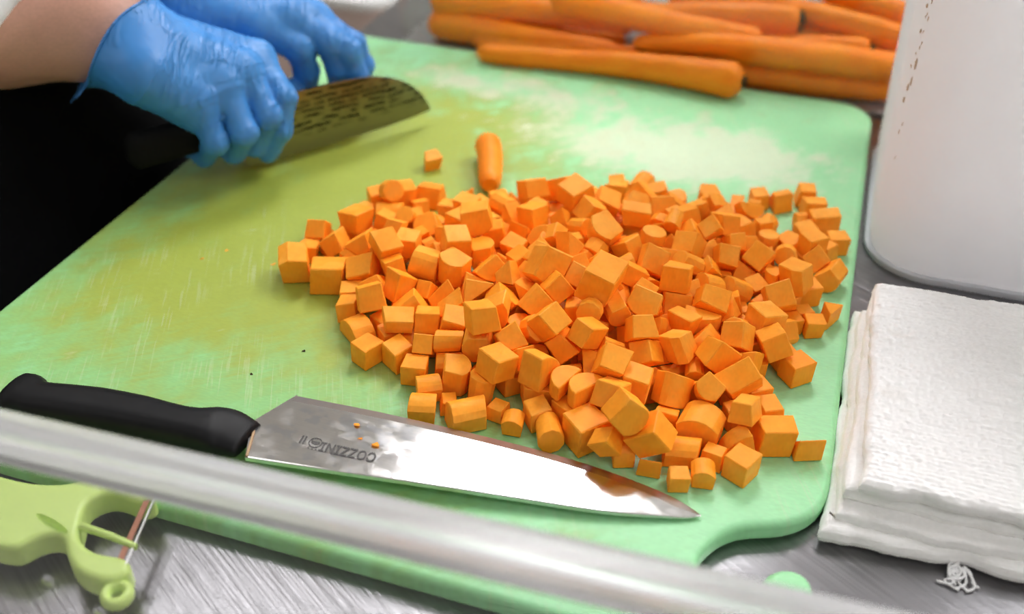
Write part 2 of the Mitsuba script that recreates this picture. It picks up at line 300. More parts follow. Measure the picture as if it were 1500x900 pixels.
DICE = """15,125,3650,1977,605,0,210,-750,-627,18
2,104,4756,1422,213,0,986,-48,-8,162
6,111,4375,1353,262,0,758,0,0,652
0,113,3792,1128,222,0,905,0,0,425
2,102,4148,1102,316,0,44,-319,-53,945
4,99,4028,1109,404,0,256,-833,401,-283
5,103,3151,1059,235,0,950,0,0,312
0,97,3229,1322,378,0,620,-742,213,-139
15,125,3293,2132,505,0,11,-789,-381,-482
4,101,4203,1502,305,0,690,87,487,-529
2,118,1846,2004,223,0,987,-48,-7,151
0,87,4622,1152,201,0,841,0,0,542
8,105,3475,1392,402,0,986,-39,33,-161
5,102,4518,1697,305,0,152,-319,891,286
15,120,1581,2036,245,0,508,0,0,862
1,100,3074,1508,533,0,434,-137,63,888
3,102,4367,1800,373,0,31,-525,541,657
2,95,3838,1472,427,0,156,-813,175,-533
5,99,3017,1314,235,0,643,-82,746,154
0,94,3441,1627,504,0,466,273,-297,-788
15,88,4153,1785,392,0,503,686,250,-462
0,89,4809,2043,203,0,926,0,0,376
0,93,4656,2067,340,0,821,-179,525,132
4,99,2658,2095,382,0,376,548,442,-603
1,91,3655,1638,467,0,247,-144,-499,818
15,100,4708,2750,366,0,395,669,350,-524
6,100,2658,2584,448,0,52,-809,582,-61
13,91,3609,1076,200,0,481,234,411,739
14,105,4030,2319,489,0,674,-146,-130,-713
5,91,4311,1161,223,0,996,0,0,91
0,86,2402,1388,200,0,841,0,0,541
4,100,2476,2103,366,0,758,645,93,-23
3,84,4585,1419,352,0,980,-117,-94,-127
6,95,4247,2270,382,0,289,-655,-698,-32
1,92,4454,1991,388,0,318,-785,-203,492
0,101,4581,2237,360,0,588,-706,292,-264
4,111,3159,3199,389,0,106,-954,277,45
4,84,2900,1038,226,0,992,0,0,128
6,97,3467,2657,488,0,604,506,-595,158
3,104,1814,2519,337,0,71,138,985,-68
14,77,3934,1015,286,0,859,99,484,136
6,93,3894,1991,455,0,167,660,655,-328
5,86,2522,1583,298,0,51,177,-976,-121
2,94,2199,2149,440,0,382,-59,-742,548
11,94,3714,1322,338,0,670,-223,-692,-153
2,87,3998,1445,356,0,488,-505,-512,494
3,95,3928,1785,462,0,237,60,-390,-888
2,98,2073,2050,280,0,947,254,-151,127
4,99,4632,2583,297,0,303,-794,476,227
8,93,2397,1908,312,0,459,-853,219,-118
1,94,2586,1422,204,0,849,13,8,529
1,101,2275,1732,329,0,857,-86,-236,-450
2,96,3837,2531,430,0,719,-137,-556,393
0,99,2614,2317,447,0,616,743,224,134
1,88,3988,1702,361,0,345,-425,212,-810
0,96,2940,2911,365,0,379,-370,490,-692
4,67,4443,1044,207,0,630,0,0,777
5,92,4943,3078,190,0,211,-559,750,-283
0,83,2734,1323,198,0,996,0,0,84
3,95,3890,1296,368,0,790,-153,126,580
5,90,3609,3083,442,0,110,30,-651,-751
14,102,3516,1630,347,0,189,903,94,373
4,79,4361,1509,329,0,116,651,565,-494
0,83,2680,1649,313,0,975,-139,9,171
11,85,3589,1348,340,0,722,-114,-670,-129
1,101,4455,2917,359,0,803,-310,-463,213
0,85,3384,1967,495,0,408,-812,168,382
6,101,2833,3255,314,0,236,893,380,56
11,109,2259,1565,212,0,892,0,0,453
0,91,4021,2796,420,0,97,-178,-290,935
8,86,4118,2037,363,0,587,-614,-307,430
15,107,4822,3746,232,0,973,0,0,229
9,84,4933,1420,179,0,981,0,0,193
6,96,3311,1836,448,0,777,390,-185,458
1,88,4260,2830,371,0,249,519,761,-298
5,89,3728,1937,433,0,458,739,-421,-259
1,84,3508,1197,196,0,920,14,6,392
13,82,2871,1510,307,0,957,-256,-64,123
3,95,3233,1531,394,0,421,-14,-797,433
4,96,3024,1500,343,0,397,-476,-599,507
0,61,4330,968,181,0,988,0,0,156
8,86,4563,1305,215,0,489,-43,-76,868
0,86,4769,3252,322,0,936,0,0,351
2,86,2845,1657,339,0,87,-607,-789,17
4,63,3400,1097,203,0,655,0,0,756
13,95,3157,1266,220,0,560,382,494,-545
10,106,2074,3219,208,0,1000,0,0,10
14,84,1769,2300,280,0,940,-73,-332,-41
6,88,2777,2415,353,0,202,-687,-214,-664
1,74,4866,2519,188,0,28,809,-587,-20
1,94,3661,2648,404,0,53,927,-219,301
4,78,2862,1209,219,0,960,0,0,280
0,91,2273,2326,358,0,745,-7,13,-667
4,90,3312,3091,365,0,212,-827,-339,-396
7,97,3128,1698,439,0,677,-380,292,-559
2,102,3355,3293,329,0,141,-626,-761,93
7,93,2918,2149,369,0,1,530,674,-515
10,90,4495,3998,196,0,939,0,0,345
9,90,3306,2479,458,0,233,-280,-174,915
2,73,2115,1741,199,0,604,433,503,-441
9,100,2880,1926,377,0,285,550,730,-289
12,95,1873,2965,331,0,896,-197,-168,-362
0,78,1579,2408,268,0,62,-28,933,-353
7,90,4059,2291,337,0,705,-195,681,-46
12,88,3626,1802,496,0,133,-714,626,-282
6,98,4158,3183,386,0,649,-30,-682,337
13,84,4375,2596,296,0,333,-185,-354,-854
12,98,3784,2807,431,0,658,-22,753,7
3,68,4475,1194,181,0,776,0,0,631
10,76,3043,2073,441,0,467,388,-758,-240
3,72,4126,3037,432,0,393,-811,434,6
11,89,4221,2113,347,0,492,503,454,-545
0,71,2737,1463,283,0,610,242,665,356
13,84,4053,2604,417,0,377,109,-856,-337
9,82,4816,3148,257,0,888,-201,-362,197
3,90,4699,1626,196,0,970,0,0,243
4,99,2252,2651,268,0,559,459,-688,-63
10,88,1983,2259,327,0,146,-740,595,-279
1,60,3292,1169,177,0,996,15,-1,-89
11,94,4003,1113,201,0,983,0,0,184
4,102,2550,1730,272,0,403,52,654,-639
9,68,4172,1022,170,0,999,0,0,40
14,76,3762,2314,448,0,42,276,-551,786
13,72,3879,3019,456,0,563,-472,-565,375
11,82,4313,3618,260,0,320,824,-392,254
2,89,4776,2842,204,0,188,172,-652,-714
7,82,2929,2588,293,0,99,-799,-586,-95
9,73,4955,2666,192,0,574,364,585,-442
0,80,4929,3529,196,0,986,0,0,170
5,100,3700,3379,317,0,403,-836,-276,249
0,88,2750,2658,334,0,341,551,-459,608
3,91,4667,4132,197,0,996,0,0,87
13,98,2685,3078,304,0,218,-921,291,-141
1,82,3279,1418,195,0,356,5,14,934
13,69,4261,1755,277,0,149,-608,-775,82
2,84,4735,3954,197,0,991,-48,-6,127
7,73,3450,2154,466,0,373,-914,104,122
4,75,2280,2069,344,0,555,-741,-336,171
10,87,2678,1946,286,0,426,-786,332,300
13,97,4618,3110,281,0,273,-655,453,-541
12,84,4481,3276,284,0,120,-735,-85,-662
14,100,3450,1358,212,0,505,5,-51,862
14,106,1877,3123,212,0,962,-30,-8,271
2,91,3680,1266,203,0,921,-44,-19,387
13,80,3282,2854,381,0,248,175,898,320
1,80,4345,3965,193,0,965,15,4,262
5,71,3169,2607,429,0,353,-577,-700,228
9,79,2783,1813,334,0,502,110,4,858
3,75,4281,3010,371,0,603,-43,-640,474
12,99,3348,1654,410,0,281,-854,128,-419
4,82,4215,2523,359,0,907,-74,228,345
14,70,2548,1955,284,0,178,-621,281,-710
1,81,1986,2606,306,0,132,-22,-984,118
9,77,2789,2941,324,0,494,-109,-62,-860
6,89,3089,1875,371,0,10,-916,-180,-358
4,85,3538,1903,376,0,95,628,772,-2
7,90,4292,1947,333,0,90,354,258,894
12,92,3467,2556,418,0,581,222,-16,-783
13,81,2125,2670,326,0,647,-281,278,652
10,72,4464,2715,260,0,348,-138,-646,665
3,94,3037,2361,369,0,891,7,-220,396
4,77,3943,3161,391,0,43,912,-382,140
4,92,4688,2327,198,0,246,904,349,17
11,96,4115,3547,301,0,724,-499,398,-263
10,90,3729,1587,310,0,700,142,598,363
7,79,4186,1413,209,0,999,0,0,-44
4,90,3590,3265,356,0,194,-838,157,-484
3,87,2448,2954,328,0,10,-766,-643,9
10,77,3122,2975,322,0,208,-759,-364,499
8,69,4386,2825,252,0,266,-715,423,-488
14,98,4619,3342,207,0,869,-27,-15,494
9,79,3182,2017,386,0,521,-506,-305,616
14,101,2983,3392,322,0,81,194,534,-819
14,78,1569,2265,191,0,994,-31,-3,102
7,70,4553,2783,309,0,606,359,-587,399
1,95,4717,3543,205,0,941,14,5,338
1,85,1717,3058,196,0,919,14,6,394
1,70,4429,3409,294,0,316,6,-16,-949
8,77,4170,2665,323,0,377,-764,520,-69
9,97,3373,3668,212,0,668,-6,-741,62
1,99,2488,2721,333,0,436,-605,-366,-557
9,81,2905,2748,330,0,989,-11,48,-139
6,87,3978,3822,200,0,688,232,-668,164
1,97,3561,3466,338,0,774,410,-294,384
10,87,3987,3314,380,0,170,936,253,174
0,83,2069,1882,198,0,980,0,0,201
10,91,4533,1877,286,0,112,581,-717,369
9,77,4349,2309,316,0,30,-236,186,953
13,81,4134,1772,191,0,933,-33,15,357
5,84,2903,1444,216,0,983,0,0,182
1,86,4543,1525,198,0,939,14,5,343
5,93,1887,2880,225,0,987,0,0,161
0,81,4613,1763,197,0,954,0,0,300
5,88,3656,3681,217,0,607,474,524,-362
0,81,2278,3051,198,0,734,-19,678,-23
3,61,3013,1139,175,0,979,0,0,206
6,99,3061,2774,320,0,586,-411,18,698
4,90,4014,3011,346,0,64,-925,-205,-314
0,67,4732,2503,185,0,966,0,0,258
1,77,2128,2454,366,0,684,-226,-132,-681
3,98,4842,3373,202,0,883,0,0,470
7,71,2058,3040,171,0,518,-781,-291,193
7,66,4003,1935,360,0,324,-468,246,-785
13,94,3488,3873,200,0,505,384,-439,-637
1,79,2463,1582,192,0,886,13,7,463
0,71,2369,1688,189,0,843,0,0,538
9,75,4320,3264,311,0,944,-29,-73,322
4,75,3857,2154,424,0,471,617,-600,192
5,89,2243,1895,252,0,9,-735,542,-407
7,72,3407,2322,429,0,248,-846,389,268
2,87,4125,2909,297,0,599,-642,-53,-476
14,80,3331,1434,339,0,67,403,489,-771
0,60,4791,2626,180,0,966,0,0,258
12,95,3771,3134,329,0,628,-456,-372,510
12,96,3233,1723,340,0,611,-433,-571,-337
14,95,3873,1881,290,0,245,-495,235,-800
8,99,2867,2035,278,0,231,-673,320,-625
13,70,3787,1672,370,0,19,-385,520,-763
12,77,4664,3744,193,0,977,0,0,212
3,79,4375,3102,303,0,936,342,-67,54
6,68,3808,3766,185,0,715,-113,662,197
0,67,3604,3105,309,0,995,2,52,-90
1,96,4040,1621,206,0,412,8,18,911
5,77,3325,3809,172,0,69,-793,603,-53
1,71,4101,2406,354,0,346,-162,342,-858
4,101,3694,2159,364,0,814,109,34,-569
6,82,3878,2923,317,0,15,-413,432,802
3,100,3202,2310,454,0,819,-424,11,-387
9,71,2279,2502,315,0,874,315,-52,366
15,82,2466,2560,312,0,521,-828,72,-197
4,72,4582,1976,192,0,503,469,480,-544
5,85,4434,3587,216,0,841,0,0,540
8,76,4344,2437,298,0,558,-108,-815,118
15,77,4168,3390,333,0,84,376,-575,-722
10,74,1924,2197,257,0,914,342,116,-183
13,83,2999,3322,192,0,750,-551,-194,311
12,77,2375,2445,282,0,125,-390,912,42
14,99,4247,3474,207,0,940,-29,11,-340
12,89,3702,2435,424,0,855,401,-48,325
5,72,3395,1634,255,0,582,-373,-265,-673
4,91,3842,2369,359,0,856,-148,-131,-478
11,99,4441,1797,204,0,971,0,0,238
1,69,2618,1570,185,0,864,13,8,504
6,67,2932,3070,309,0,15,-559,829,-21
6,86,3121,2202,387,0,405,354,80,-839
1,82,3645,1961,307,0,817,144,-289,-478
1,81,4715,2156,194,0,925,14,6,379
11,89,3791,3623,194,0,196,-536,-771,282
1,60,4204,3871,177,0,996,15,1,91
0,86,4535,2195,201,0,906,0,0,423
0,70,2490,2318,326,0,242,359,-900,-62
15,83,3738,1928,210,0,740,0,0,672
1,87,3291,2678,347,0,504,-130,-4,854
9,91,3044,2095,314,0,25,-19,631,775
12,101,3106,1948,275,0,559,-624,62,542
8,70,3540,1714,199,0,672,-59,64,-736
15,95,3930,2680,329,0,288,-791,-124,526
15,99,3689,1727,225,0,121,0,0,-993
0,72,4407,2489,190,0,819,0,0,-574
0,79,2569,3305,196,0,707,-224,640,200
0,62,1700,2879,181,0,990,0,0,-142
10,92,4538,2605,197,0,531,0,0,-847
5,77,2097,2864,173,0,40,-858,511,-24
12,98,4437,2129,321,0,446,-368,15,-816
15,98,3586,1498,224,0,966,0,0,260
8,92,4342,1659,221,0,996,-87,-2,23
2,79,4065,1856,278,0,312,522,135,782
7,91,4236,2810,222,0,999,0,0,41
12,79,4327,3809,195,0,1000,0,0,3
0,71,3148,2435,419,0,401,165,467,771
9,98,3747,2990,339,0,875,-61,109,468
1,85,2903,2425,242,0,53,-350,-861,365
6,89,3368,2474,362,0,422,382,-179,-803
14,77,3509,3268,192,0,681,-728,-61,57
6,96,4059,2074,282,0,222,448,217,838
9,81,2725,2811,265,0,520,363,-91,-767
10,96,2716,3225,194,0,302,428,696,491
4,72,3854,3253,316,0,20,940,-341,4
5,97,4408,2285,229,0,906,0,0,423
14,102,2491,3106,209,0,603,-19,25,-798
7,98,2631,2994,229,0,972,0,0,-233
0,75,2529,2168,192,0,919,2,1,393
11,96,2262,2825,202,0,413,0,0,911
5,74,4226,3711,171,0,82,-935,343,-30
0,82,4675,2698,197,0,172,-172,-686,686
9,84,1684,2386,179,0,853,0,0,522
7,82,3636,1805,356,0,669,-156,-725,-51
13,74,4303,1813,187,0,833,163,-72,-525
9,79,2299,3268,176,0,818,0,0,575
12,73,4179,3035,303,0,887,53,-363,-280
0,73,4744,3239,190,0,930,0,0,367
7,74,2748,1610,204,0,987,0,0,162
14,100,3453,2755,361,0,523,-104,608,588
15,89,3015,3067,216,0,807,-1,-1,591
9,83,2225,2355,226,0,445,-397,534,-599
0,72,2053,2205,189,0,152,0,0,988
8,74,3651,2175,463,0,502,-782,-370,-17
8,79,3105,2581,350,0,59,-537,98,836
14,92,3151,3279,230,0,391,114,-255,-877
14,77,2776,2657,190,0,669,-21,23,-742
13,67,3935,2094,367,0,880,-389,-257,87
6,71,3341,2133,173,0,28,341,-936,-78
9,82,4498,3156,202,0,308,574,-531,542
12,79,1838,2495,195,0,321,233,-540,-743
11,73,4397,3016,229,0,151,-12,-307,-940
9,72,3959,3657,222,0,558,-736,-331,-193
13,71,3523,2416,423,0,334,296,872,-199
11,75,2730,2052,189,0,322,-943,7,-88
10,67,2897,1626,172,0,458,-789,354,-205
3,68,3153,3072,269,0,795,323,431,279
15,83,4266,2968,210,0,761,0,0,649
2,73,2126,2225,329,0,528,-304,411,678
1,69,2836,2235,309,0,147,134,-899,389
3,76,3185,3608,186,0,243,-714,-297,-585
8,70,1699,2572,200,0,948,-83,-27,308
4,80,2806,1750,177,0,20,-473,880,-38
14,101,3466,2195,338,0,954,17,-38,297
10,78,3339,1781,187,0,836,0,0,549
13,89,3118,1448,198,0,731,155,171,642
13,67,3413,1743,274,0,257,-98,-958,-86
0,75,2632,2515,308,0,821,-125,333,446
5,94,2356,2078,225,0,10,0,0,-1000
10,78,3572,2865,293,0,614,115,-547,558
10,74,3560,2708,284,0,860,-15,-459,-224
4,66,3800,2070,331,0,173,124,-571,-793
14,71,3654,2815,350,0,388,284,873,-82
11,78,3486,3045,289,0,80,705,366,602
0,101,3978,2499,307,0,711,37,385,-587
0,89,3762,1433,203,0,895,0,0,446
0,98,4254,2127,211,0,523,0,0,852
11,90,2591,2033,198,0,967,0,0,-253
12,72,4494,3036,190,0,351,0,0,-936
13,79,3499,3137,189,0,4,-25,-2,1000
1,96,2897,2772,206,0,675,10,11,737
9,80,1526,2531,177,0,1000,0,0,5
7,97,3914,1723,227,0,836,1,2,-548
4,71,2603,2805,212,0,659,0,0,-752
15,90,2759,2474,216,0,885,0,0,466
7,86,3418,1847,291,0,256,207,-561,759
4,89,2967,2251,232,0,166,0,0,-986
0,70,2228,2187,188,0,912,0,0,411
8,85,1956,2409,207,0,139,-152,-705,679
15,71,4511,2817,198,0,294,0,1,956
13,71,4463,3280,183,0,995,-1,25,101
2,68,2669,2284,184,0,348,-17,-45,936
9,97,4095,3649,186,0,306,0,0,952
4,88,3959,1303,230,0,983,0,0,184
6,81,3205,2051,227,0,480,0,0,-877
2,79,4418,2009,193,0,987,-48,-7,152
11,67,3454,2014,276,0,639,-395,-452,-482
1,91,3840,3283,201,0,900,14,-7,-435
0,73,4083,3410,190,0,961,0,0,-277
0,70,1912,2571,188,0,361,0,0,933
5,90,3540,1863,221,0,815,0,0,579
2,78,3477,3399,192,0,115,-6,48,-992
9,72,3795,3152,208,0,1,-964,267,0
0,81,2419,1885,197,0,977,0,0,213
5,80,3287,1981,304,0,162,-131,-950,234
8,71,3947,3436,321,0,323,-545,352,689
3,75,3746,2433,186,0,465,0,0,-885
14,73,3781,2609,302,0,533,444,-639,-333
7,78,4004,2422,208,0,1000,0,0,16
7,94,4151,2640,224,0,627,0,0,-779
11,83,3678,2350,298,0,90,-78,155,-981
10,100,3326,3013,203,0,229,0,0,-973
0,74,3008,1655,331,0,611,740,-122,253
14,88,3916,2191,276,0,729,67,525,435
13,88,3467,2248,195,0,421,22,13,-907
4,91,4188,2304,273,0,505,71,-309,802
15,74,4587,2923,202,0,532,0,0,-847
8,94,3028,1714,223,0,539,-47,-73,838
7,77,4145,3230,208,0,989,0,0,150
14,76,3038,2556,258,0,669,-417,-242,566
9,100,2698,1852,188,0,858,0,0,514
9,69,2123,2707,170,0,528,0,0,850
14,77,4151,1265,190,0,977,-30,7,-209
1,88,1973,2735,199,0,23,659,-752,-26
13,85,4036,3280,262,0,905,-352,-224,-83"""
def quat_matrix(w, x, y, z, p, s):
    n = math.sqrt(w*w+x*x+y*y+z*z); w, x, y, z = w/n, x/n, y/n, z/n
    return T([[s*(1-2*(y*y+z*z)), s*2*(x*y-z*w), s*2*(x*z+y*w), p[0]], [s*2*(x*y+z*w), s*(1-2*(x*x+z*z)), s*2*(y*z-x*w), p[1]],
              [s*2*(x*z-y*w), s*2*(y*z+x*w), s*(1-2*(x*x+y*y)), p[2]], [0, 0, 0, 1]])
SHAPES = dice_shapes()
DICE_PLY = [[mikit.ply(s, 'carrot_flesh_%d' % (b+1), smooth=28) for b in range(3)] for s in SHAPES]
KIND = ['carrot cube']*4+['round-sided carrot chunk']*3+['quarter-round carrot chunk']*2+['carrot wedge']*2+['half-moon carrot slice', 'carrot disc', 'carrot stub']+['slant-cut carrot chunk']*2
def region(x, y, z):
    if z > .042: return 'topping the heap '+('near its left end' if x < .26 else 'near its far side' if y > .33 else 'near its right side' if x > .38 else 'near the chef knife' if y < .2 else 'at its middle')
    if x < .185 and y > .20: return "at the heap's left end"
    if y > .345 and x < .36: return "along the heap's far side"
    if x > .40 and y > .30: return "at the heap's far right, by the tub"
    if x > .42 and y > .16: return "on the heap's right side by the towels"
    if x > .36 and y < .16: return "at the heap's near right, by the knife tip"
    if y < .20 and x < .29: return "at the heap's near left, above the blade"
    if y < .20: return "along the heap's near side"
    return 'in the '+('left' if x < .27 else 'right' if x > .36 else 'very')+(' middle of the heap')
rest, alike = [], {}
for i, row in enumerate(DICE.split()):
    a = [float(v) for v in row.split(',')]
    s, sc, p, q = int(a[0]), a[1]/100, [v*1e-4 for v in a[2:5]], a[6:10]
    m = quat_matrix(*q, p, sc)
    if i < 300:
        M = np.array(m.matrix)[:3, :3]/sc; tilt = 'tilted ' if np.abs(M[2]).max() < .94 else ''
        what = ('small ' if sc < .78 else 'large ' if sc > .95 else '')+tilt+KIND[s]+' '+region(*p)
        k = add('carrot_dice', {**DICE_PLY[s][(i*7+s) % 3], 'to_world': m}, None, label=what, cat='diced carrot')
        alike.setdefault(what, []).append((float(p[0]*.949+p[1]*.314), k))
    else:
        v, f, _ = meshkit.arrays(SHAPES[s]); M = np.array(m.matrix); rest.append(trimesh.Trimesh(v@M[:3, :3].T+M[:3, 3], f, process=False))
for what, ks in alike.items():
    ks.sort()
    if 1 < len(ks) < 5:
        for j, (_, k) in enumerate(ks): labels[k]['label'] = what+', '+(['left one', 'right one'] if len(ks) == 2 else ['leftmost', 'second from left', 'third from left', 'rightmost'] if len(ks) == 4 else ['leftmost', 'middle one', 'rightmost'])[j]
    for _, k in ks: labels[k]['group'] = 'diced carrots: '+what
if rest:
    add('carrot_dice_underneath', cat(rest), 'carrot_flesh_1', smooth=28, label='orange diced carrot barely showing in the gaps beneath the heap', cat='diced carrot', kind='stuff')

# ---------------------------------------------------------------- chef knife lying on the board
def blade_col(p, n, uv):
    w = fbm(p.x*120, p.y*160, 1.0, 4); s = smoothstep(.50, .75, w)*smoothstep(.37, .27, p.x)
    g = fbm(p.x*60, p.y*2600, 0.0, 2)
    return mix(mix((.66, .64, .63), (.72, .70, .69), g), (.60, .60, .62), s)
def blade_rough(p, n, uv):
    w = fbm(p.x*110, p.y*170, 1.0, 4)
    return .11+.05*smoothstep(.46, .72, w)
scene['knife_steel'] = two({'type': 'principled', 'base_color': proc(blade_col), 'metallic': 1.0, 'roughness': proc(blade_rough)})
scene['bevel_steel'] = two({'type': 'principled', 'base_color': rgb(.50, .45, .42), 'metallic': 1.0, 'roughness': .25})
kn = thing('chef_knife', 'chef knife with black moulded handle lying flat in front of the diced carrot', 'knife')
EDGE = [(.2236, .0851, .0246), (.272, .0899, .0225), (.3105, .0922, .0207), (.3448, .0934, .0192), (.3635, .0936, .0184), (.3947, .0922, .0170), (.4176, .0895, .0159), (.4317, .0866, .0153), (.442, .0828, .0149), (.4484, .0795, .0146)]
SPINE = [(.2216, .0327, .0247), (.271, .0410, .0225), (.3112, .0481, .0207), (.3404, .0530, .0194), (.3746, .0586, .0179), (.4078, .0648, .0164), (.4305, .0712, .0154), (.4432, .0757, .0148), (.4485, .0787, .0146)]
NB = 60
e, s = spline(EDGE, NB), spline(SPINE, NB)
w = np.linalg.norm(e-s, axis=1)
bev = np.minimum(.0058, w*.45)
b = e+(s-e)*(bev/np.maximum(w, 1e-6))[:, None]
th = np.interp(np.linspace(0, 1, NB), [0, .8, 1], [.0013, .0012, .0004])
z = np.array([0, 0, 1.0])
top_flat = loft([np.vstack([s[i]+z*th[i], b[i]+z*th[i]]) for i in range(NB)], caps=False, closed=False)
sp = (e-s)/w[:, None].clip(1e-5)*np.minimum(.0009, w*.2)[:, None]
flat_mesh = loft([np.vstack([s[i]-z*th[i], b[i]-z*th[i], b[i]+z*th[i], s[i]+sp[i]+z*th[i], s[i]+z*th[i]*.72]) for i in range(NB)])
bev_mesh = loft([np.vstack([b[i]-z*th[i], e[i], b[i]+z*th[i]]) for i in range(NB)])
heel = loft([np.vstack([np.array(q)-z*t_, np.array(q)+z*t_]) for q, t_ in []] or [np.array([(.2116, .0572, .0240), (.2236, .0851, .0235), (.2216, .0327, .0236)])[[0, 2, 1]], np.array([(.2116, .0572, .0262), (.2236, .0851, .0257), (.2216, .0327, .0258)])[[0, 2, 1]]])
add('blade', cat([flat_mesh, heel]), 'knife_steel', kn, smooth=20, label='polished steel blade with dried smears')
add('bevel', bev_mesh, 'bevel_steel', kn, smooth=20, label='ground cutting bevel')
# handle: cross-sections along its axis, from the butt to the blade: (centre x, y, z, half width across, half height)
HS = [(.0745, .0365, .0235, .0080, .0060), (.0765, .0362, .0235, .0135, .0095), (.0830, .0368, .0238, .0140, .0105), (.0900, .0352, .0240, .0118, .0105), (.1000, .0352, .0245, .0115, .0105), (.1267, .0388, .0248, .0128, .0108), (.1543, .0408, .0250, .0124, .0108),
      (.1780, .0415, .0252, .0112, .0105), (.1882, .0428, .0253, .0120, .0102), (.1960, .0448, .0253, .0142, .0098), (.2020, .0460, .0253, .0148, .0080), (.2110, .0455, .0252, .0130, .0056), (.2165, .0450, .0251, .0118, .0044)]
hp = spline([h[:3] for h in HS], 70); L_ = np.linspace(0, 1, 70)
cum = np.r_[0, np.cumsum(np.linalg.norm(np.diff(np.array([h[:3] for h in HS]), axis=0), axis=1))]; cum /= cum[-1]
hw, hh = np.interp(L_, cum, [h[3] for h in HS]), np.interp(L_, cum, [h[4] for h in HS])
a = np.linspace(0, 2*np.pi, 33)[:-1]
sup = lambda c: np.sign(c)*np.abs(c)**.72
rings = []
for i in range(70):
    t = hp[min(i+1, 69)]-hp[max(i-1, 0)]; t[2] = 0; t /= np.linalg.norm(t); sd = np.array([-t[1], t[0], 0])
    rings.append(hp[i]+np.outer(sup(np.cos(a))*hw[i], sd)+np.outer(sup(np.sin(a))*hh[i], z))
hm = loft(rings); trimesh.smoothing.filter_taubin(hm, iterations=6)
add('handle', hm, 'black_plastic', kn, smooth=60, label='black moulded plastic handle')
add('glue_line', sweep([(.2145, .0562, .0266), (.2185, .0450, .0267), (.2222, .0333, .0263)], [.0007]*3, 8), 'tan_glue', kn, smooth=True, label='tan glue line between handle and blade')
# the print on the blade, read from the far side
def on_blade(m, x, y):
    r = np.array([-.9966, -.082, .045]); r /= np.linalg.norm(r); n_ = np.array([-.04, .0, 1.0]); n_ -= r*(n_@r); n_ /= np.linalg.norm(n_); u_ = np.cross(n_, r)
    zz = .0250-.0105*(x-.215)/.235+.00158
    M = np.eye(4); M[:3, 0], M[:3, 1], M[:3, 2], M[:3, 3] = r, u_, n_, (x, y, zz); m = m.copy(); m.apply_transform(M); return m
txt = meshkit.text_mesh('COZZINI', .0062, .00006, bold=True); txt.apply_scale([.0300/np.ptp(txt.vertices[:, 0]), 1, 1])
add('lettering', on_blade(txt, .2836, .0590), 'print_ink', kn, label='dark upside-down printed lettering')
ring = trimesh.creation.annulus(.0031, .0036, .00006, sections=32)
dome = trimesh.creation.extrude_polygon(Polygon([(.0023*math.cos(t), -.0004+.0015*max(math.sin(t), -.35)) for t in np.linspace(0, 2*math.pi, 24)[:-1]]), .00006)
emb = [ring, dome]
for i in range(3):
    c = trimesh.creation.cylinder(.00045, .00006, sections=8); c.apply_translation((-.0021+.0021*i, .0049-.0004*abs(i-1), .00003)); emb.append(c)
for i in range(2):
    q = trimesh.creation.box((.0009, .0058, .00006)); q.apply_translation((.0060+.0018*i, -.0004, .00003)); emb.append(q)
add('printed_emblem', on_blade(cat(emb), .2500, .0548), 'print_ink', kn, label='round printed emblem beside the lettering')

# ---------------------------------------------------------------- santoku knife in the right hand
KH, KD, KN = np.array([0.0593, 0.3149, 0.0200]), np.array([.585, .811, -.008]), np.array([.811, -.585, 0])
KD /= np.linalg.norm(KD); KU = np.cross(KN, KD); KU = KU if KU[2] > 0 else -KU
def kpt(al, h, off=0.0): return KH+KD*al+KU*h+KN*off
def damascus(p, n, uv):
    al = (p.x-.0593)*.585+(p.y-.3149)*.811; h = p.z-.0200+al*.008
    q = h*1330+3.6*fbm(al*55, h*70, 1.0, 2)+2.0*noise(al*300, h*240, 2.0)
    line = smoothstep(-.1, .5, dr.sin(q))*smoothstep(.22, .5, noise(al*170, h*210, 6.0))*smoothstep(.014, .022, h+.006*noise(al*90, 0, 3))
    return mix((.25, .225, .18), (.012, .011, .010), line*.97)
scene['damascus_steel'] = two({'type': 'principled', 'base_color': proc(damascus), 'metallic': 1.0, 'roughness': .30})
scene['black_wood'] = prin((.004, .004, .004), .8, spec=.1)
sk = thing('santoku_knife', 'santoku knife with wavy patterned blade gripped in the gloved right hand', 'knife')
prof_e = spline([(0, 0), (.05, -.0008), (.10, .0), (.14, .0015), (.163, .0040)], 50)
prof_s = spline([(-.004, .0496), (.05, .0498), (.095, .0486), (.118, .0450), (.137, .0375), (.152, .0258), (.160, .0150), (.1645, .0055)], 50)
rings = []
for i in range(50):
    E_, S_ = prof_e[i], prof_s[i]; B_ = E_+(S_-E_)*.22; th_ = .0011*(1-.6*i/49)
    rings.append([kpt(*S_, -th_), kpt(*B_, -th_*.8), kpt(*E_, 0), kpt(*B_, th_*.8), kpt(*S_, th_)])
add('blade', loft(rings), 'damascus_steel', sk, smooth=25, label='wavy patterned steel blade')
hx = np.linspace(-.085, .012, 40); rings = []
for i, x in enumerate(hx):
    q = (x+.085)/.097; hh_ = np.interp(q, [0, .05, .5, .9, 1], [.008, .0135, .0125, .0125, .0115]); ww = np.interp(q, [0, .05, .5, .9, 1], [.005, .0085, .0092, .0085, .0065])
    rings.append([kpt(x, .0365+hh_*sup(np.sin(t)), ww*sup(np.cos(t))) for t in a])
add('handle', loft(rings), 'black_wood', sk, smooth=50, label='black handle')

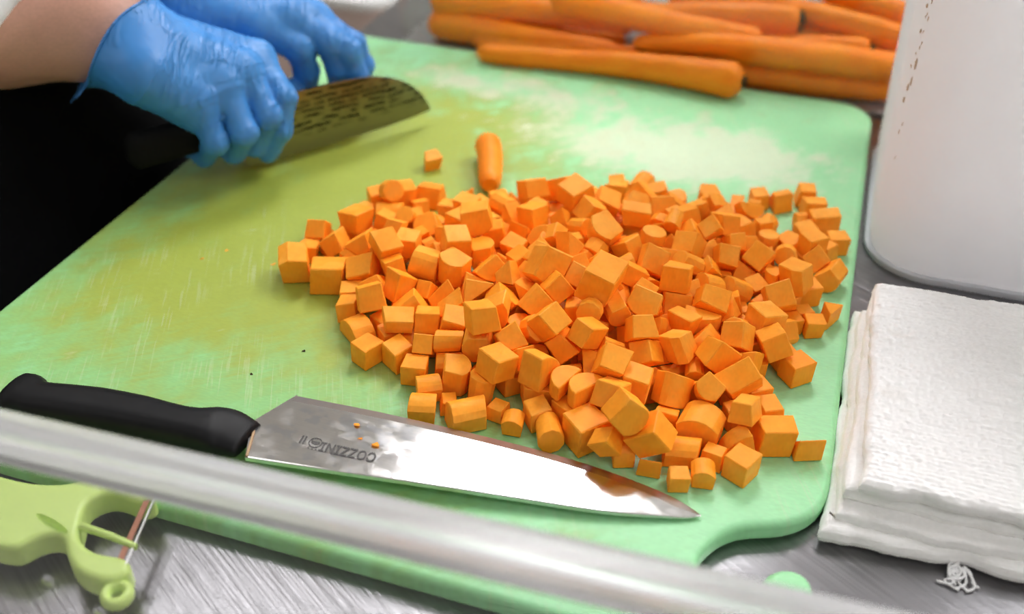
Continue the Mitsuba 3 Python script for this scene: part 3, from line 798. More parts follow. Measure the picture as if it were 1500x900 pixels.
# ---------------------------------------------------------------- the cook: gloved hands, forearms, apron
def glove_col(p, n, uv):
    return mix((.036, .195, .530), (.052, .250, .610), fbm(p.x*45, p.y*45, p.z*45, 3))
def glove_bump(p, n, uv):
    # thin stretched latex: long fine creases across the back of the hand
    s = p.x*.84+p.y*.48-p.z*.26; q = p.y*.87-p.x*.5; w = fbm(p.x*60, p.y*60, p.z*60, 2)
    c = fbm(s*330+w*2.2, q*26, p.z*26, 2); fold = dr.maximum(0, 1-dr.abs(2*c-1)*3.2)
    return fold*smoothstep(.40, .62, fbm(p.x*38, p.y*38, p.z*38+5, 2))+.12*fbm(p.x*1500, p.y*1500, p.z*1500, 2)
scene['nitrile'] = bumped(prin(proc(glove_col), .40, spec=.5), glove_bump, .0011)
def skin_col(p, n, uv):
    m = fbm(p.x*60, p.y*60, p.z*60, 4); f_ = noise(p.x*700, p.y*700, p.z*700)
    return mix((.52, .275, .195), (.58, .315, .235), m)*(.93+.12*f_)
scene['skin'] = bumped(prin(proc(skin_col), .5, spec=.4), lambda p, n, uv: fbm(p.x*1200, p.y*1200, p.z*1200, 2), .00012)

def hand_sdf(fingers, palm, thumb, arm, kf=.006):
    def f(p):
        d = None
        for pts, rs in palm:
            c = chain(p, pts, rs); d = c if d is None else smin(d, c, .014)
        if arm is not None: d = smin(d, chain(p, *arm), .020)
        if thumb is not None: d = smin(d, chain(p, *thumb), .012)
        g = None
        for pts, rs in fingers:
            c = chain(p, pts, rs); g = c if g is None else smin(g, c, .0012)
        return smin(d, g, kf)
    return f
def wrinkle(m, bones, amp, seed):
    """Stretch folds of the thin glove, running round each bone, deepest where it bends."""
    v = m.vertices; best = np.full(len(v), 9.0); s_ = np.zeros(len(v)); a_ = np.zeros(len(v)); j_ = np.zeros(len(v))
    for k_, (A, B, deep) in enumerate(bones):
        A, B = np.array(A), np.array(B); d = B-A; l = np.linalg.norm(d); t = np.clip((v-A)@d/l**2, 0, 1)
        dist = np.linalg.norm(v-A-t[:, None]*d, axis=1); q = dist < best
        best = np.where(q, dist, best); s_ = np.where(q, t*l+k_*.37, s_); j_ = np.where(q, deep*(.35+.65*np.abs(2*t-1)**1.5), j_)
    w_ = meshkit.fbm(v*90, 3, seed)
    q = meshkit.fbm(np.column_stack([s_*290+w_*1.0, v[:, 0]*8+w_*.6, v[:, 2]*8]), 3, seed+3)
    ridge = np.clip(1-np.abs(2*q-1)*2.8, 0, 1)
    big = meshkit.fbm(v*60, 3, seed+9)-.5
    m.vertices = v+m.vertex_normals*((ridge*amp*j_)+big*.0011)[:, None]
    return m

R = dict(W1=(-0.0099, 0.3157, 0.1145), W2=(0.0258, 0.2698, 0.1104), C=(-0.0282, 0.3005, 0.1227), F=(-0.0887, 0.2839, 0.1289), B=(0.0240, 0.3032, 0.0385),
         iM=(0.0648, 0.3496, 0.0939), iP=(0.0917, 0.3346, 0.0734), iD=(0.0906, 0.3269, 0.0508), iT=(0.0785, 0.3252, 0.0303),
         mM=(0.0666, 0.3263, 0.0939), mP=(0.0882, 0.3165, 0.0662), mD=(0.0737, 0.3181, 0.0405), mT=(0.0531, 0.3252, 0.0405),
         rM=(0.0619, 0.3067, 0.0898), rP=(0.0798, 0.2964, 0.0611), rD=(0.0624, 0.3060, 0.0385), rT=(0.0428, 0.3118, 0.0405),
         pM=(0.0521, 0.2883, 0.0837), pP=(0.0644, 0.2826, 0.0570), pD=(0.0428, 0.2954, 0.0364), pT=(0.0284, 0.2995, 0.0405))
R = {k_: np.array(q)+(-.0050, -.0016, 0) for k_, q in R.items()}
Wc = (R['W1']+R['W2'])/2; arm_dir = R['F']-R['C']; arm_dir /= np.linalg.norm(arm_dir)
fing = [([R['iM'], R['iP'], R['iD'], R['iT']], [.0120, .0098, .0088, .0078]), ([R['mM'], R['mP'], R['mD'], R['mT']], [.0120, .0100, .0090, .0078]),
        ([R['rM'], R['rP'], R['rD'], R['rT']], [.0118, .0095, .0085, .0075]), ([R['pM'], R['pP'], R['pD'], R['pT']], [.0110, .0085, .0075, .0068])]
palm = [([R['W1'], R['iM']], [.0220, .0135]), ([Wc+(0, 0, .004), R['mM']], [.0240, .0138]), ([Wc, R['rM']], [.0240, .0135]), ([R['pM']+(-.006, .004, -.008), R['B']], [.0120, .0090]), ([R['W2'], R['pM']], [.0200, .0130]),
        ([R['W1']+(.004, -.002, -.018), (R['iM']+R['mM'])/2-(.016, .004, .010)], [.0200, .0120]), ([R['W2']+(0, 0, -.004), R['pM']+(-.008, .004, -.012)], [.0165, .0115])]
thumb = ([R['W1']+(.010, .012, -.012), kpt(.000, .058, -.030), kpt(.028, .048, -.022), kpt(.048, .036, -.0115)], [.0170, .0125, .0108, .0088])
arm = ([Wc, R['C'], R['F']], [.0290, .0375, .0440])
g0 = hand_sdf(fing, palm, thumb, arm)
def glove_r(p):
    d = g0(p)
    cut = (p-R['C'])@arm_dir-.004*np.sin(np.arctan2(p[:, 2]-R['C'][2], p[:, 1]-R['C'][1])*3)+(p[:, 2]-R['C'][2])*.75+.016
    return np.maximum(d-.0022*np.clip(1+cut/.03, 0, 1)-.0030*np.clip(1+cut/.02, 0, 1)**2, cut)
m = surface_nets(glove_r, (-.095, .205, .015), (.120, .395, .195), .00125)
trimesh.smoothing.filter_taubin(m, iterations=4)
bones = [(Wc, R['mM'], .9), (R['C'], Wc, 1.0), (R['W2'], R['pM'], .9), (R['W1'], R['iM'], .9)]
for f_ in fing: bones += [(f_[0][i], f_[0][i+1], .75) for i in range(3)]
wrinkle(m, bones, .0010, 3)
person = thing('person', 'person in black apron, white sleeves and blue gloves slicing at the left of the board', 'person')

# left hand, palm down, fingertips on the carrot behind the blade
Lh = dict(W=(-.0189, .3944, .110), W1=(-.0110, .3800, .109), W2=(-.0270, .4110, .109), F=(-.0900, .3560, .160),
          iM=(.0473, .3826, .105), iP=(.0765, .3918, .088), iD=(.0773, .3979, .066), iT=(.0745, .4000, .0475),
          mM=(.0614, .4002, .106), mP=(.0957, .4075, .088), mD=(.0994, .4101, .066), mT=(.0970, .4130, .0475),
          rM=(.0709, .4152, .103), rP=(.1080, .4125, .082), rD=(.1115, .4145, .062), rT=(.1090, .4200, .0460),
          pM=(.0700, .4320, .096), pP=(.1020, .4340, .078), pD=(.1080, .4360, .060), pT=(.1050, .4390, .0460))
Lh = {k_: np.array(q)+(-.0045, -.0015, 0) for k_, q in Lh.items()}
lf = [([Lh[c+'M'], Lh[c+'P'], Lh[c+'D'], Lh[c+'T']], r_) for c, r_ in zip('imrp', ([.0120, .0098, .0086, .0076], [.0120, .0100, .0088, .0078], [.0115, .0094, .0083, .0074], [.0105, .0085, .0075, .0066]))]
lp = [([Lh['W1'], Lh['iM']], [.0210, .0135]), ([Lh['W'], Lh['mM']], [.0230, .0138]), ([Lh['W'], Lh['rM']], [.0220, .0135]), ([Lh['W2'], Lh['pM']], [.0190, .0125]), ([Lh['W1']-(0, 0, .012), (Lh['iM']+Lh['mM'])/2-(.012, 0, .012)], [.019, .012])]
lt = ([Lh['W1']+(.012, -.004, -.012), (.0290, .3600, .078), (.0520, .3700, .062), (.0640, .3840, .052)], [.0165, .0122, .0105, .0085])
la = ([Lh['W'], (-.0500, .3780, .132), Lh['F']], [.0270, .0340, .0400])
g1 = hand_sdf(lf, lp, lt, la)
ldir = Lh['F']-Lh['W']; ldir /= np.linalg.norm(ldir)
def glove_l(p): return np.maximum(g1(p)-.001, (p-Lh['W'])@ldir-.052)
ml = surface_nets(glove_l, (-.11, .31, .03), (.13, .46, .20), .0015)
trimesh.smoothing.filter_taubin(ml, iterations=4)
bones = [(Lh['W'], Lh['mM'], .9), (Lh['F'], Lh['W'], 1.0), (Lh['W2'], Lh['pM'], .9), (Lh['W1'], Lh['iM'], .9)]
for f_ in lf: bones += [(f_[0][i], f_[0][i+1], .75) for i in range(3)]
wrinkle(ml, bones, .0010, 11)

# the body: one continuous surface (hips to shoulders, both arms)
def torso(p, grow=0.0):
    q = (p-np.array([0, .25, 0]))*np.array([1.75, 1.0, 1.0]); c0, c1, c2 = np.array([-.150*1.75, 0, -.14]), np.array([-.300*1.75, 0, .16]), np.array([-.340*1.75, 0, .40])
    return np.minimum(capsule(q, c0, c1, .195, .185), capsule(q, c1, c2, .185, .17))*.6-grow
SH = dict(rs=(-.33, .06, .42), re=(-.215, .035, .185), ls=(-.33, .44, .42), le=(-.250, .440, .190))
SH = {k_: np.array(q) for k_, q in SH.items()}
def arms(p, grow=0.0, upto=None):
    ra = chain(p, [SH['rs'], SH['re'], R['F'], R['C'], Wc], [.058, .050, .0430, .0350, .0170], .02)
    la_ = chain(p, [SH['ls'], SH['le'], Lh['F'], (-.0500, .3780, .132), Lh['W']], [.058, .050, .0400, .0330, .0170], .02)
    return np.minimum(ra, la_)-grow
def legs(p, grow=0.0):
    return np.minimum(chain(p, [(-.16, .34, -.15), (-.17, .35, -.46), (-.19, .35, -.85)], [.095, .062, .045]), chain(p, [(-.16, .16, -.15), (-.17, .15, -.46), (-.19, .15, -.85)], [.095, .062, .045]))-grow
def body_sdf(p): return smin(smin(torso(p), arms(p), .03), smin(legs(p), chain(p, [(-.34, .25, .42), (-.33, .25, .55)], [.07, .055]), .01), .04)
add('body', surface_nets(body_sdf, (-.55, -.05, -.91), (.06, .60, .62), .007), 'skin', person, smooth=True, label='bare forearm and body')
gk = add('glove', m, 'nitrile', person, smooth=True, label='blue disposable glove on the right hand holding the knife')
bead = surface_nets(lambda p: np.linalg.norm(np.column_stack([(g0(p)-.0050), ((p-R['C'])@arm_dir-.004*np.sin(np.arctan2(p[:, 2]-R['C'][2], p[:, 1]-R['C'][1])*3)+(p[:, 2]-R['C'][2])*.75+.016)]), axis=1)-.0013, (-.095, .205, .05), (.06, .365, .20), .0013)
add('rolled_cuff', bead, 'nitrile', gk, smooth=True, label='rolled cuff edge of the glove')
add('glove', ml, 'nitrile', person, smooth=True, label='blue disposable glove on the left hand behind the blade')
def shirt(p):
    d = smin(torso(p, .004), arms(p, .006), .03)
    right = (p-R['F'])@(-arm_dir)-.8*(p[:, 2]-R['F'][2])-.006
    left = p[:, 0]+.10
    return np.maximum(np.maximum(d, np.where(p[:, 1] < .30, right, left)), -.05-p[:, 2])
add('shirt', surface_nets(shirt, (-.56, -.06, -.06), (.0, .60, .50), .007), 'white_cotton', person, smooth=True, label='white sleeve and shirt')
def apron(p):
    flare = np.clip((.12-p[:, 2])/.2, 0, 1)*.045
    d = np.minimum(torso(p, .010)-flare, legs(p, .05)-flare)
    fold = .004*np.sin(p[:, 1]*55+2*np.sin(p[:, 2]*9))*np.clip(-p[:, 2]*6, 0, 1)
    return np.maximum(np.maximum(np.maximum(d+fold, -(p[:, 0]+.33)), p[:, 2]-.36), np.maximum(-.62-p[:, 2], p[:, 0]+.010))
add('apron', surface_nets(apron, (-.36, -.11, -.64), (.0, .61, .38), .007), 'black_cloth', person, smooth=True, label='black apron')

# ---------------------------------------------------------------- whole peeled carrots
def carrot(path, r, seed, label, group=None, stem=0.0, smooth=70):
    """path: points from thin end to thick end; r: radii at those points. stem > 0: a dark scar at the thick end, < 0: at the thin one."""
    n = 56; p = spline(path, n); s_ = np.linspace(0, 1, n)
    rr = np.interp(s_, np.linspace(0, 1, len(r)), r)
    L = np.linalg.norm(np.diff(p, axis=0), axis=1).sum()
    d0, d1 = s_*L, (1-s_)*L
    e0, e1 = r[0]*1.1, r[-1]*.75
    rr = rr*np.sqrt(np.clip(1-(1-np.minimum(d0/e0, 1))**2, .03, 1))*np.clip(1-(1-np.minimum(d1/e1, 1))**2.4*.62, .03, 1)
    th = np.arange(22)*2*np.pi/22; R_ = []
    for i in range(n):
        q = np.column_stack([np.cos(th)*1.2+seed*7.3, np.sin(th)*1.2, np.full(22, s_[i]*L*38)])
        facet = .022*np.cos(7*th+seed+s_[i]*2.2)
        R_.append(rr[i]*(1+.085*(meshkit.fbm(q, 3, seed)-.5)*2+facet))
    k = add('carrot', sweep(p, R_, 22), 'carrot_skin', smooth=smooth, label=label, cat='carrot', group=group)
    if stem:
        a_, b_ = (p[-1], p[-2]) if stem > 0 else (p[0], p[1]); t_ = (a_-b_)/np.linalg.norm(a_-b_); q = abs(stem)
        add('stem_scar', sweep([a_-t_*.002, a_+t_*.0006, a_+t_*.0022, a_+t_*.003], [q, q*.95, q*.6, q*.1], 14), 'carrot_end', k, smooth=50, label='dark stem scar')
    return k
carrot([(.1480, .5815, .0215), (.20, .5850, .0222), (.30, .5905, .0255), (.3955, .5800, .0290)], [.0088, .0096, .0125, .0160], 1, 'whole peeled carrot lying on the far edge of the green board', stem=.0062)
PAN = 'peeled carrots in the clear pan'
carrot([(.27, .640, .017), (.20, .638, .018), (.130, .640, .019), (.078, .640, .021)], [.0085, .0115, .0140, .0158], 2, 'thick peeled carrot at the left end of the clear pan, blunt end to the left', PAN)
carrot([(.126, .630, .0115), (.20, .631, .0130), (.29, .634, .0150), (.362, .640, .0160)], [.0070, .0090, .0110, .0120], 3, 'thin peeled carrot low in the pan right behind the board, tip to the left', PAN, stem=.0075)
carrot([(.275, .660, .035), (.20, .655, .040), (.13, .648, .043), (.080, .640, .045)], [.0080, .0115, .0135, .0145], 4, 'peeled carrot on top at the left end of the pan', PAN)
carrot([(.205, .632, .062), (.26, .634, .057), (.33, .636, .050), (.40, .650, .044)], [.0130, .0125, .0115, .0090], 5, 'peeled carrot slanting down from the top left across the pan', PAN)
carrot([(.286, .630, .030), (.33, .628, .037), (.40, .627, .040), (.465, .629, .040), (.5280, .634, .0385)], [.0075, .0110, .0135, .0140, .0130], 6, 'long peeled carrot on top at the front right of the pan, tip to the left', PAN)
carrot([(.530, .640, .0165), (.47, .634, .0155), (.42, .632, .0155), (.374, .633, .0160)], [.0105, .0115, .0122, .0125], 7, 'thick peeled carrot at the bottom right of the pan, under the long one', PAN, stem=.0080)
carrot([(.27, .672, .035), (.32, .672, .046), (.38, .672, .052), (.432, .676, .054)], [.0120, .0135, .0140, .0142], 8, 'blunt peeled carrot at the top middle of the pan with a dark cut end', PAN, stem=.0100)
carrot([(.395, .700, .058), (.43, .695, .055), (.49, .680, .052), (.545, .668, .046)], [.0115, .0120, .0125, .0125], 9, 'peeled carrot slanting down to the right behind the dark cut end', PAN)
carrot([(.355, .655, .030), (.40, .660, .033), (.45, .662, .036), (.497, .664, .040)], [.0080, .0100, .0115, .0120], 10, 'peeled carrot behind the long front one with a dark stem', PAN, stem=.0060)
carrot([(.44, .735, .066), (.48, .722, .064), (.52, .704, .060), (.545, .690, .057)], [.0110, .0120, .0120, .0110], 11, 'peeled carrot at the top right corner of the pan', PAN)
for i, (x0, x1, y, z_, r_) in enumerate([(.07, .27, .668, .016, .0140), (.30, .50, .668, .014, .0125), (.08, .27, .700, .018, .0140), (.30, .51, .702, .016, .0140), (.08, .28, .690, .046, .0135), (.12, .32, .735, .024, .0145), (.33, .52, .742, .026, .0140), (.38, .545, .655, .018, .0120), (.34, .54, .692, .035, .0125), (.30, .52, .715, .050, .0135), (.08, .30, .720, .062, .0140)]):
    carrot([(x1, y+.006, z_-.002), ((x0+x1)/2, y-.004, z_), (x0, y+.004, z_+.002)], [r_*.6, r_*.9, r_], 20+i, 'peeled carrot deeper in the clear pan beneath the others', PAN+', underneath')

# clear pan that holds them
scene['pan_sheet'] = {'type': 'thindielectric', 'int_ior': 1.30}
scene['clear_sheet'] = {'type': 'thindielectric', 'int_ior': 1.49}
pn = thing('clear_pan', 'clear plastic food pan full of whole peeled carrots behind the board', 'pan')
po = rounded_poly([(.048, .6095), (.556, .6095), (.556, .985), (.048, .985)], .022, 8)
add('wall', loft([np.column_stack([offset_in(po, .004*(1-h/.15)), np.full(len(po), h)]) for h in (.0008, .004, .02, .08, .150)], caps=False), 'pan_sheet', pn, smooth=60)
add('bottom', loft([np.column_stack([offset_in(po, .0042), np.full(len(po), .0006)]), np.column_stack([offset_in(po, .0042), np.full(len(po), .0026)])]), 'clear_plastic', pn)
scene['clear_plastic'] = {'type': 'principled', 'base_color': rgb(.93, .93, .95), 'roughness': .18, 'specular': .5, 'spec_trans': .80}
add('rim', loft([np.column_stack([offset_in(po, d_), np.full(len(po), z_)]) for d_, z_ in ((0, .150), (-.009, .150), (-.009, .1525), (.001, .1525))]), 'clear_plastic', pn, smooth=40)

# carrot stub and small bits on the board
add('carrot_stub', sweep(spline([(.2205, .4060, .0245), (.2270, .3930, .0243), (.2380, .3640, .0232), (.2440, .3460, .0220)], 24), [.0070, .0098, .0104, .0104, .0103, .0102, .0101, .0100, .0099, .0098, .0097, .0096, .0095, .0094, .0093, .0092, .0091, .0090, .0089, .0088, .0086, .0083, .0076, .0058], 18), 'carrot_skin', smooth=50, label='short carrot stub lying alone behind the diced heap', cat='carrot')
m_ = quat_matrix(.92, .1, .05, .38, (.1868, .3728, .0192), .72)
add('carrot_dice', {**DICE_PLY[14][0], 'to_world': m_}, None, label='small single carrot chunk lying apart between knife tip and stub', cat='diced carrot')
rng = np.random.default_rng(4)
def flake(x, y, z_, size, bs, label, ry=.5, rot=0):
    p = rng.normal(size=(14, 3))*[1, ry, .18]; p = p/np.abs(p).max()*size/2
    c, s__ = math.cos(rot), math.sin(rot); p = p@np.array([[c, s__, 0], [-s__, c, 0], [0, 0, 1]])
    h_ = m3.Manifold.hull_points(p); v = tm(h_); v.apply_translation((x, y, z_-v.bounds[0, 2]-.0001))
    add('carrot_scrap', v, bs, label=label, cat='scrap')
flake(.0886, .2018, BT, .0042, 'carrot_flesh_1', 'tiny orange carrot scrap on the bare left half of the board', .5, 1.2)
flake(.0990, .2170, BT, .0034, 'carrot_flesh_2', 'tiny carrot crumb just behind the scrap on the left half of the board', .6, .4)
flake(.1373, .2117, BT, .0052, 'carrot_flesh_1', 'flat carrot sliver left of the diced heap', .35, .9)
flake(.2167, .1961, BT, .0085, 'carrot_flesh_3', 'thin orange carrot peel scrap at the near left of the diced heap', .35, -.3)
flake(.1813, .1060, BT, .0030, 'carrot_end', 'brown speck on the board behind the chef knife handle', .4, -.4)
flake(.2002, .1347, BT, .0026, 'carrot_end', 'dark speck on the board between knife blade and diced heap', .7, .2)
flake(.2790, .0640, .0238, .0058, 'carrot_flesh_3', 'orange carrot flake on the chef knife blade by the lettering', .6, .1)
flake(.2640, .0745, .0247, .0042, 'carrot_flesh_1', 'orange carrot crumb higher up the chef knife blade near its edge', .5, .3)
flake(.2700, .0660, .0243, .0030, 'carrot_flesh_2', 'small carrot crumb on the chef knife blade between two flakes', .5, .6)
flake(.5105, .1010, .0140, .0055, 'carrot_end', 'brown shred at the corner of board and towels', .25, -.9)
# carrot piece being sliced, under the santoku
cp = [kpt(.000, 0, -.020), kpt(.02, 0, -.021), kpt(.06, 0, -.022), kpt(.098, 0, -.022), kpt(.108, 0, -.022)]
for q in cp: q[2] = BT+.0092
add('carrot', sweep(cp, [.006, .0092, .0090, .0085, .004], 20), 'carrot_skin', smooth=50, label='carrot being sliced lengthwise under the patterned knife', cat='carrot')

# ---------------------------------------------------------------- tall translucent tub on the right
def tub_col(p, n, uv):
    b = fbm(p.x*14, p.y*14, p.z*14, 3)
    return mix((.80, .79, .80), (.85, .84, .85), b)
scene['milky_plastic'] = {'type': 'principledthin', 'base_color': proc(tub_col), 'roughness': .38, 'diff_trans': .75, 'spec_trans': 0.0, 'eta': 1.49}
scene['milky_rim'] = {'type': 'principled', 'base_color': rgb(.74, .76, .80), 'roughness': .25, 'specular': .5, 'spec_trans': .35}
tb = thing('storage_tub', 'tall milky white translucent plastic tub standing behind the towels', 'tub')
cx_, cy_ = .6600, .4645
def sq(half, r_):
    hy = half-.035
    return rounded_poly([(cx_-half, cy_-hy), (cx_+half, cy_-hy), (cx_+half, cy_+hy), (cx_-half, cy_+hy)], r_, 12)
lev = [(.0015, .1385, .034), (.004, .1432, .040), (.010, .1452, .043), (.02, .1462, .045), (.10, .1490, .046), (.20, .1522, .047), (.30, .1552, .048)]
rings = [np.column_stack([sq(h_, r_), np.full(52, z_)]) for z_, h_, r_ in lev]
add('wall', loft(rings, caps=False), 'milky_plastic', tb, smooth=60)
add('bottom', loft([np.column_stack([sq(.139, .034), np.full(52, z_)]) for z_ in (.0014, .0044)]), 'milky_rim', tb)
foot = [(0, .1420, .041), (.0000, .1475, .045), (.0022, .1482, .0455), (.0042, .1475, .045), (.0046, .1440, .042)]
add('foot_rim', loft([np.column_stack([sq(h_, r_), np.full(52, z_)]) for z_, h_, r_ in foot+[foot[0]]], caps=False), 'milky_rim', tb, smooth=60, label='raised foot rim along the base')
add('top_rim', loft([np.column_stack([sq(h_, r_), np.full(52, z_)]) for z_, h_, r_ in ((.300, .1550, .048), (.300, .166, .055), (.306, .167, .055), (.306, .1540, .047), (.300, .1550, .048))], caps=False), 'milky_rim', tb, smooth=40)
# dried drips down the left corner
q_ = rng.random((30, 3)); bits = []
for u_ in q_:
    hgt = .075+.17*u_[0]**.8; half = np.interp(hgt, [l[0] for l in lev], [l[1] for l in lev]); a_ = math.radians(205+8*u_[1]+10*math.sin(hgt*40)*.3); r_ = .046
    c_ = np.array([cx_-half+r_, cy_-half+.035+r_]); b_ = trimesh.creation.icosphere(1, .0005+.0010*u_[2]**3)
    b_.apply_scale([.6, 1, 1.0+2.2*u_[1]]); b_.apply_translation((*(c_+r_*np.array([math.cos(a_), math.sin(a_)])), hgt)); bits.append(b_)
scene['dried_drip'] = prin((.52, .40, .30), .6)
add('dried_drips', cat(bits), 'dried_drip', tb, smooth=True, label='brownish dried drips down the rounded corner', kind='stuff')

# ---------------------------------------------------------------- folded terry towels
def cloth_col(p, n, uv):
    s_ = smoothstep(.66, .80, fbm(p.x*30+3, p.y*30, p.z*30, 4)); f_ = noise(p.x*900, p.y*900, p.z*900)
    return mix((.90, .895, .89), (.80, .77, .73), s_*.5)*(.95+.08*f_)
scene['terry'] = bumped(prin(proc(cloth_col), .95, spec=.05, sheen=.5), lambda p, n, uv: noise(p.x*1500, p.y*1700, p.z*1500)+.6*noise(p.x*700, p.y*700, p.z*700), .0005)
def pillow(corners, z0, z1, nx, ny, seed, terry=0.0, sag=.0, rnd=1.0):
    """A layer of folded cloth: four corners (x, y) counter-clockwise, rounded fold edges, loops of pile on top."""
    c = np.array(corners, float)
    def axis(n):
        t = np.linspace(0, 1, n); return t-.09*np.sin(2*np.pi*t)*.9
    U, V = np.meshgrid(axis(nx), axis(ny), indexing='ij')
    P = (1-U)[..., None]*(1-V)[..., None]*c[0]+U[..., None]*(1-V)[..., None]*c[1]+U[..., None]*V[..., None]*c[2]+(1-U)[..., None]*V[..., None]*c[3]
    W_, H_ = np.linalg.norm(c[1]-c[0]), np.linalg.norm(c[3]-c[0])
    d = np.minimum(np.minimum(U, 1-U)*W_, np.minimum(V, 1-V)*H_); r_ = (z1-z0)/2*rnd
    prof_ = np.sqrt(np.clip(1-(1-np.minimum(d/r_, 1))**2, 0, 1))
    n3 = lambda s, sd: meshkit.fbm(np.stack([P[..., 0]*s, P[..., 1]*s, np.full(U.shape, sd*1.7)], -1), 4, seed)-.5
    wob = np.stack([n3(40, 1), n3(40, 2)], -1)*.012*np.exp(-d/.012)[..., None]
    P = P+wob
    mid = (z0+z1)/2+n3(16, 5)*.004*prof_
    hgt = (z1-z0)/2*prof_*(1+n3(22, 3)*.35)
    top = mid+hgt; bot = np.maximum(mid-hgt, z0)
    if terry:
        row = np.sin(P[..., 1]*2*np.pi/.0031+5*n3(60, 8)+3.5*n3(260, 4)); nub = meshkit.noise(np.stack([P[..., 0]*520, P[..., 1]*430, np.zeros(U.shape)], -1), seed)
        top = top+terry*(.55*row*.5+1.1*(nub-.5)+.6*n3(300, 6))*np.minimum(d/.003, 1)
    k = nx*ny; g = np.arange(k).reshape(nx, ny); q = np.stack([g[:-1, :-1], g[1:, :-1], g[1:, 1:], g[:-1, 1:]], -1).reshape(-1, 4)
    Vt = np.vstack([np.column_stack([P.reshape(-1, 2), top.ravel()]), np.column_stack([P.reshape(-1, 2), bot.ravel()])])
    F = np.vstack([q, q[:, ::-1]+k]); 
    return trimesh.Trimesh(Vt, np.vstack([F[:, [0, 1, 2]], F[:, [0, 2, 3]]]), process=False)
lo = thing('folded_towel', 'white terry towel folded flat on the steel table, lowest of the stack', 'towel', 'white folded towels')
add('fold', pillow([(.5055, .0935), (.780, .1060), (.780, .2950), (.5085, .2920)], .0006, .0112, 150, 110, 31, .0003), 'terry', lo, smooth=True)
add('fold', pillow([(.5100, .1000), (.780, .1080), (.780, .2850), (.5120, .2850)], .0085, .0165, 150, 110, 32, .0003), 'terry', lo, smooth=True)
up_ = thing('folded_towel', 'white terry towel with looped pile folded on top of the towel stack', 'towel', 'white folded towels')
add('fold', pillow([(.5125, .1120), (.785, .1105), (.785, .3080), (.5170, .3000)], .0155, .0250, 150, 110, 33, .0003), 'terry', up_, smooth=True)
add('fold', pillow([(.5210, .1085), (.785, .1170), (.785, .3060), (.5190, .2935)], .0240, .0330, 290, 230, 34, .00085), 'terry', up_, smooth=True, label='uppermost layer with rows of looped pile')
thr = []
for i in range(11):
    b0 = np.array([.5700+.006*rng.random(), .0965+.003*rng.random(), .0045]); dv = np.array([rng.normal(-.1, .5), -1, 0]); dv /= np.linalg.norm(dv)
    l_ = .006+.007*rng.random(); sd = np.array([dv[1], -dv[0], 0])
    pts = [b0, b0+dv*l_*.4+sd*rng.normal(0, .0015)+[0, 0, -.001], b0+dv*l_*.8+sd*rng.normal(0, .003)+[0, 0, -.0025], b0+dv*l_+sd*rng.normal(0, .004)+[0, 0, -.0034]]
    thr.append(sweep(spline(pts, 10), [.0006]*10, 6))
add('loose_threads', cat(thr), 'white_cotton', lo, smooth=True, label='frayed tuft of loose threads')
flake(.6080, .2270, .0338, .0026, 'carrot_flesh_2', 'tiny orange crumb on the top towel, the farther of two', .7)
flake(.6130, .2050, .0338, .0026, 'carrot_flesh_2', 'tiny orange crumb on the top towel, the nearer of two', .7)

# ---------------------------------------------------------------- peeler on the table in front of the board
scene['lime_plastic'] = prin((.52, .68, .19), .35, spec=.5)
scene['rust_blade'] = prin((.30, .13, .08), .35, metallic=.7)
scene['thin_steel'] = prin((.60, .60, .60), .25, metallic=1.0)
pe = thing('peeler', 'lime green plastic peeler lying on the steel table in front of the board', 'peeler')
body = spline([(.060, -.030), (.075, -.0175), (.110, -.0140), (.132, -.0120), (.146, -.0060), (.156, .0010), (.170, .0022), (.183, .0018), (.190, -.0020), (.188, -.0055), (.178, -.0066), (.166, -.0080), (.1615, -.0160), (.1655, -.0260),
               (.1700, -.0340), (.1790, -.0395), (.1900, -.0402), (.2030, -.0408), (.2058, -.0455), (.2045, -.0495), (.1920, -.0540), (.1800, -.0512), (.1690, -.0425), (.1640, -.0385), (.1560, -.0395), (.1515, -.0440), (.1480, -.0500), (.1400, -.0525), (.1100, -.0540), (.075, -.0535), (.060, -.045)], 150, closed=True)
bm = bevel_extrude(body, .0060, .0215, .0032, 4)
g_ = m3.Manifold.sphere(1.0, 32).scale((.0115, .0022, .004)).rotate((0, 0, -14)).translate((.1545, -.0330, .0218))
bmf = m3.Manifold(m3.Mesh(np.asarray(bm.vertices, np.float32), np.asarray(bm.faces, np.uint32)))
bmf = bmf-g_ if bmf.status() == m3.Error.NoError else bm
add('handle', bmf, 'lime_plastic', pe, smooth=40, label='lime green handle with a forked head')
th_ = np.linspace(0, 2*np.pi, 25)[:-1]
eye = trimesh.creation.torus(.0052, .0025, major_sections=28, minor_sections=12); eye.apply_scale([1, 1, 1.5]); eye.apply_translation((.2052, -.0552, .0150))
add('eye_remover', eye, 'lime_plastic', pe, smooth=True, label='small loop at the end of the lower prong')
add('guard_bar', sweep([(.168, -.0290, .0200), (.185, -.0300, .0205), (.2005, -.0318, .0205)], [.0020, .0018, .0016], 10), 'lime_plastic', pe, smooth=True, label='thin green cross bar')
add('blade', bevel_extrude(np.array([(.1845, .0010), (.1875, .0010), (.2000, -.0430), (.1968, -.0430)]), .0195, .0203, .0002, 1), 'rust_blade', pe, label='stained brown blade strip')
add('blade', bevel_extrude(np.array([(.1893, .0010), (.1903, .0010), (.2028, -.0430), (.2018, -.0430)]), .0195, .0210, .0002, 1), 'thin_steel', pe, label='bright steel blade strip')

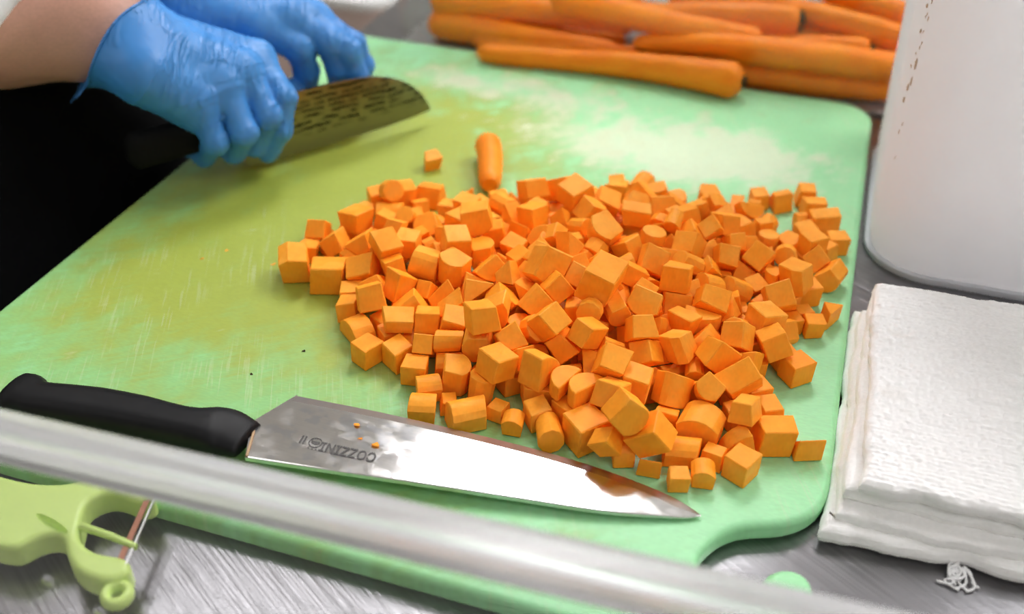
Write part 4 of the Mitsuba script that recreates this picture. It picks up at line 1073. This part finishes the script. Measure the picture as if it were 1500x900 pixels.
# ---------------------------------------------------------------- clear food box right in front of the camera side
fb = thing('clear_box', 'clear plastic food box with a thick ridged rim, nearest the camera', 'food box')
ang = math.radians(2.2); ex, ey = np.array([math.cos(ang), math.sin(ang)]), np.array([-math.sin(ang), math.cos(ang)])
org = np.array([.199, -.0775])
def fbox(pts): pts = np.asarray(pts); return org+np.outer(pts[:, 0], ex)+np.outer(pts[:, 1], ey)
base = ccw(rounded_poly([(-.20, -.36), (.40, -.36), (.40, 0), (-.20, 0)], .03, 10))
def ring_(d_, z_): return np.column_stack([fbox(offset_in(base, d_)), np.full(len(base), z_)])
add('wall', loft([ring_(.012, .0012), ring_(.006, .010), ring_(.004, .04), ring_(.0005, .116)], caps=False), 'clear_sheet', fb, smooth=60)
add('bottom', loft([ring_(.0124, .0006), ring_(.0124, .0028)]), 'clear_plastic', fb)
scene['hazy_plastic'] = {'type': 'principled', 'base_color': rgb(.95, .95, .96), 'roughness': .20, 'specular': .8, 'spec_trans': .60}
prof = [(.0000, .1150), (.0000, .1205), (-.0035, .1222), (-.0070, .1205), (-.0085, .1200), (-.0120, .1200), (-.0135, .1210), (-.0160, .1222), (-.0185, .1212), (-.0200, .1200), (-.0225, .1198), (-.0240, .1185), (-.0245, .1100), (-.0225, .1100), (-.0220, .1165), (-.0020, .1170), (.0000, .1150)]
add('rim', loft([ring_(d_, z_) for d_, z_ in prof], caps=False), 'hazy_plastic', fb, smooth=50, label='thick rim with lengthwise ridges')
drops = []
for (x, h_) in [(.018, .050), (.050, .036), (.040, .038), (.078, .020), (.046, .030)]:
    s_ = trimesh.creation.icosphere(2, .0028); s_.apply_scale([1, .45, 1.1]); q = fbox([[x-.02, -.0035*(1-(h_/.116))+.0004]])[0]; s_.apply_translation((*q, h_)); drops.append(s_)
scene['water'] = {'type': 'dielectric', 'int_ior': 1.33}
for s_ in drops: add('water_drop', s_, 'water', smooth=True, label='water drop clinging to the wall of the clear food box', cat='water drop', group='water drops on the clear food box')

# ---------------------------------------------------------------- beyond the left end of the table
tu = thing('floor_tub', 'pale pink plastic tub with a white rim on the floor beyond the table', 'tub')
fo = ccw(rounded_poly([(-1.45, 1.672), (-.470, 1.672), (-.470, 2.25), (-1.45, 2.25)], .05, 8))
tr_ = lambda d_, z_: np.column_stack([offset_in(fo, d_), np.full(len(fo), z_)])
add('wall', loft([tr_(.05, FLOOR), tr_(.004, -.385), tr_(.016, -.385), tr_(.062, FLOOR+.012)]), 'pink_plastic', tu, smooth=40)
add('rim', loft([tr_(.006, -.39), tr_(-.016, -.39), tr_(-.018, -.38), tr_(-.016, -.37), tr_(.020, -.37), tr_(.020, -.39), tr_(.006, -.39)], caps=False), 'white_plastic', tu, smooth=30, label='white rim')
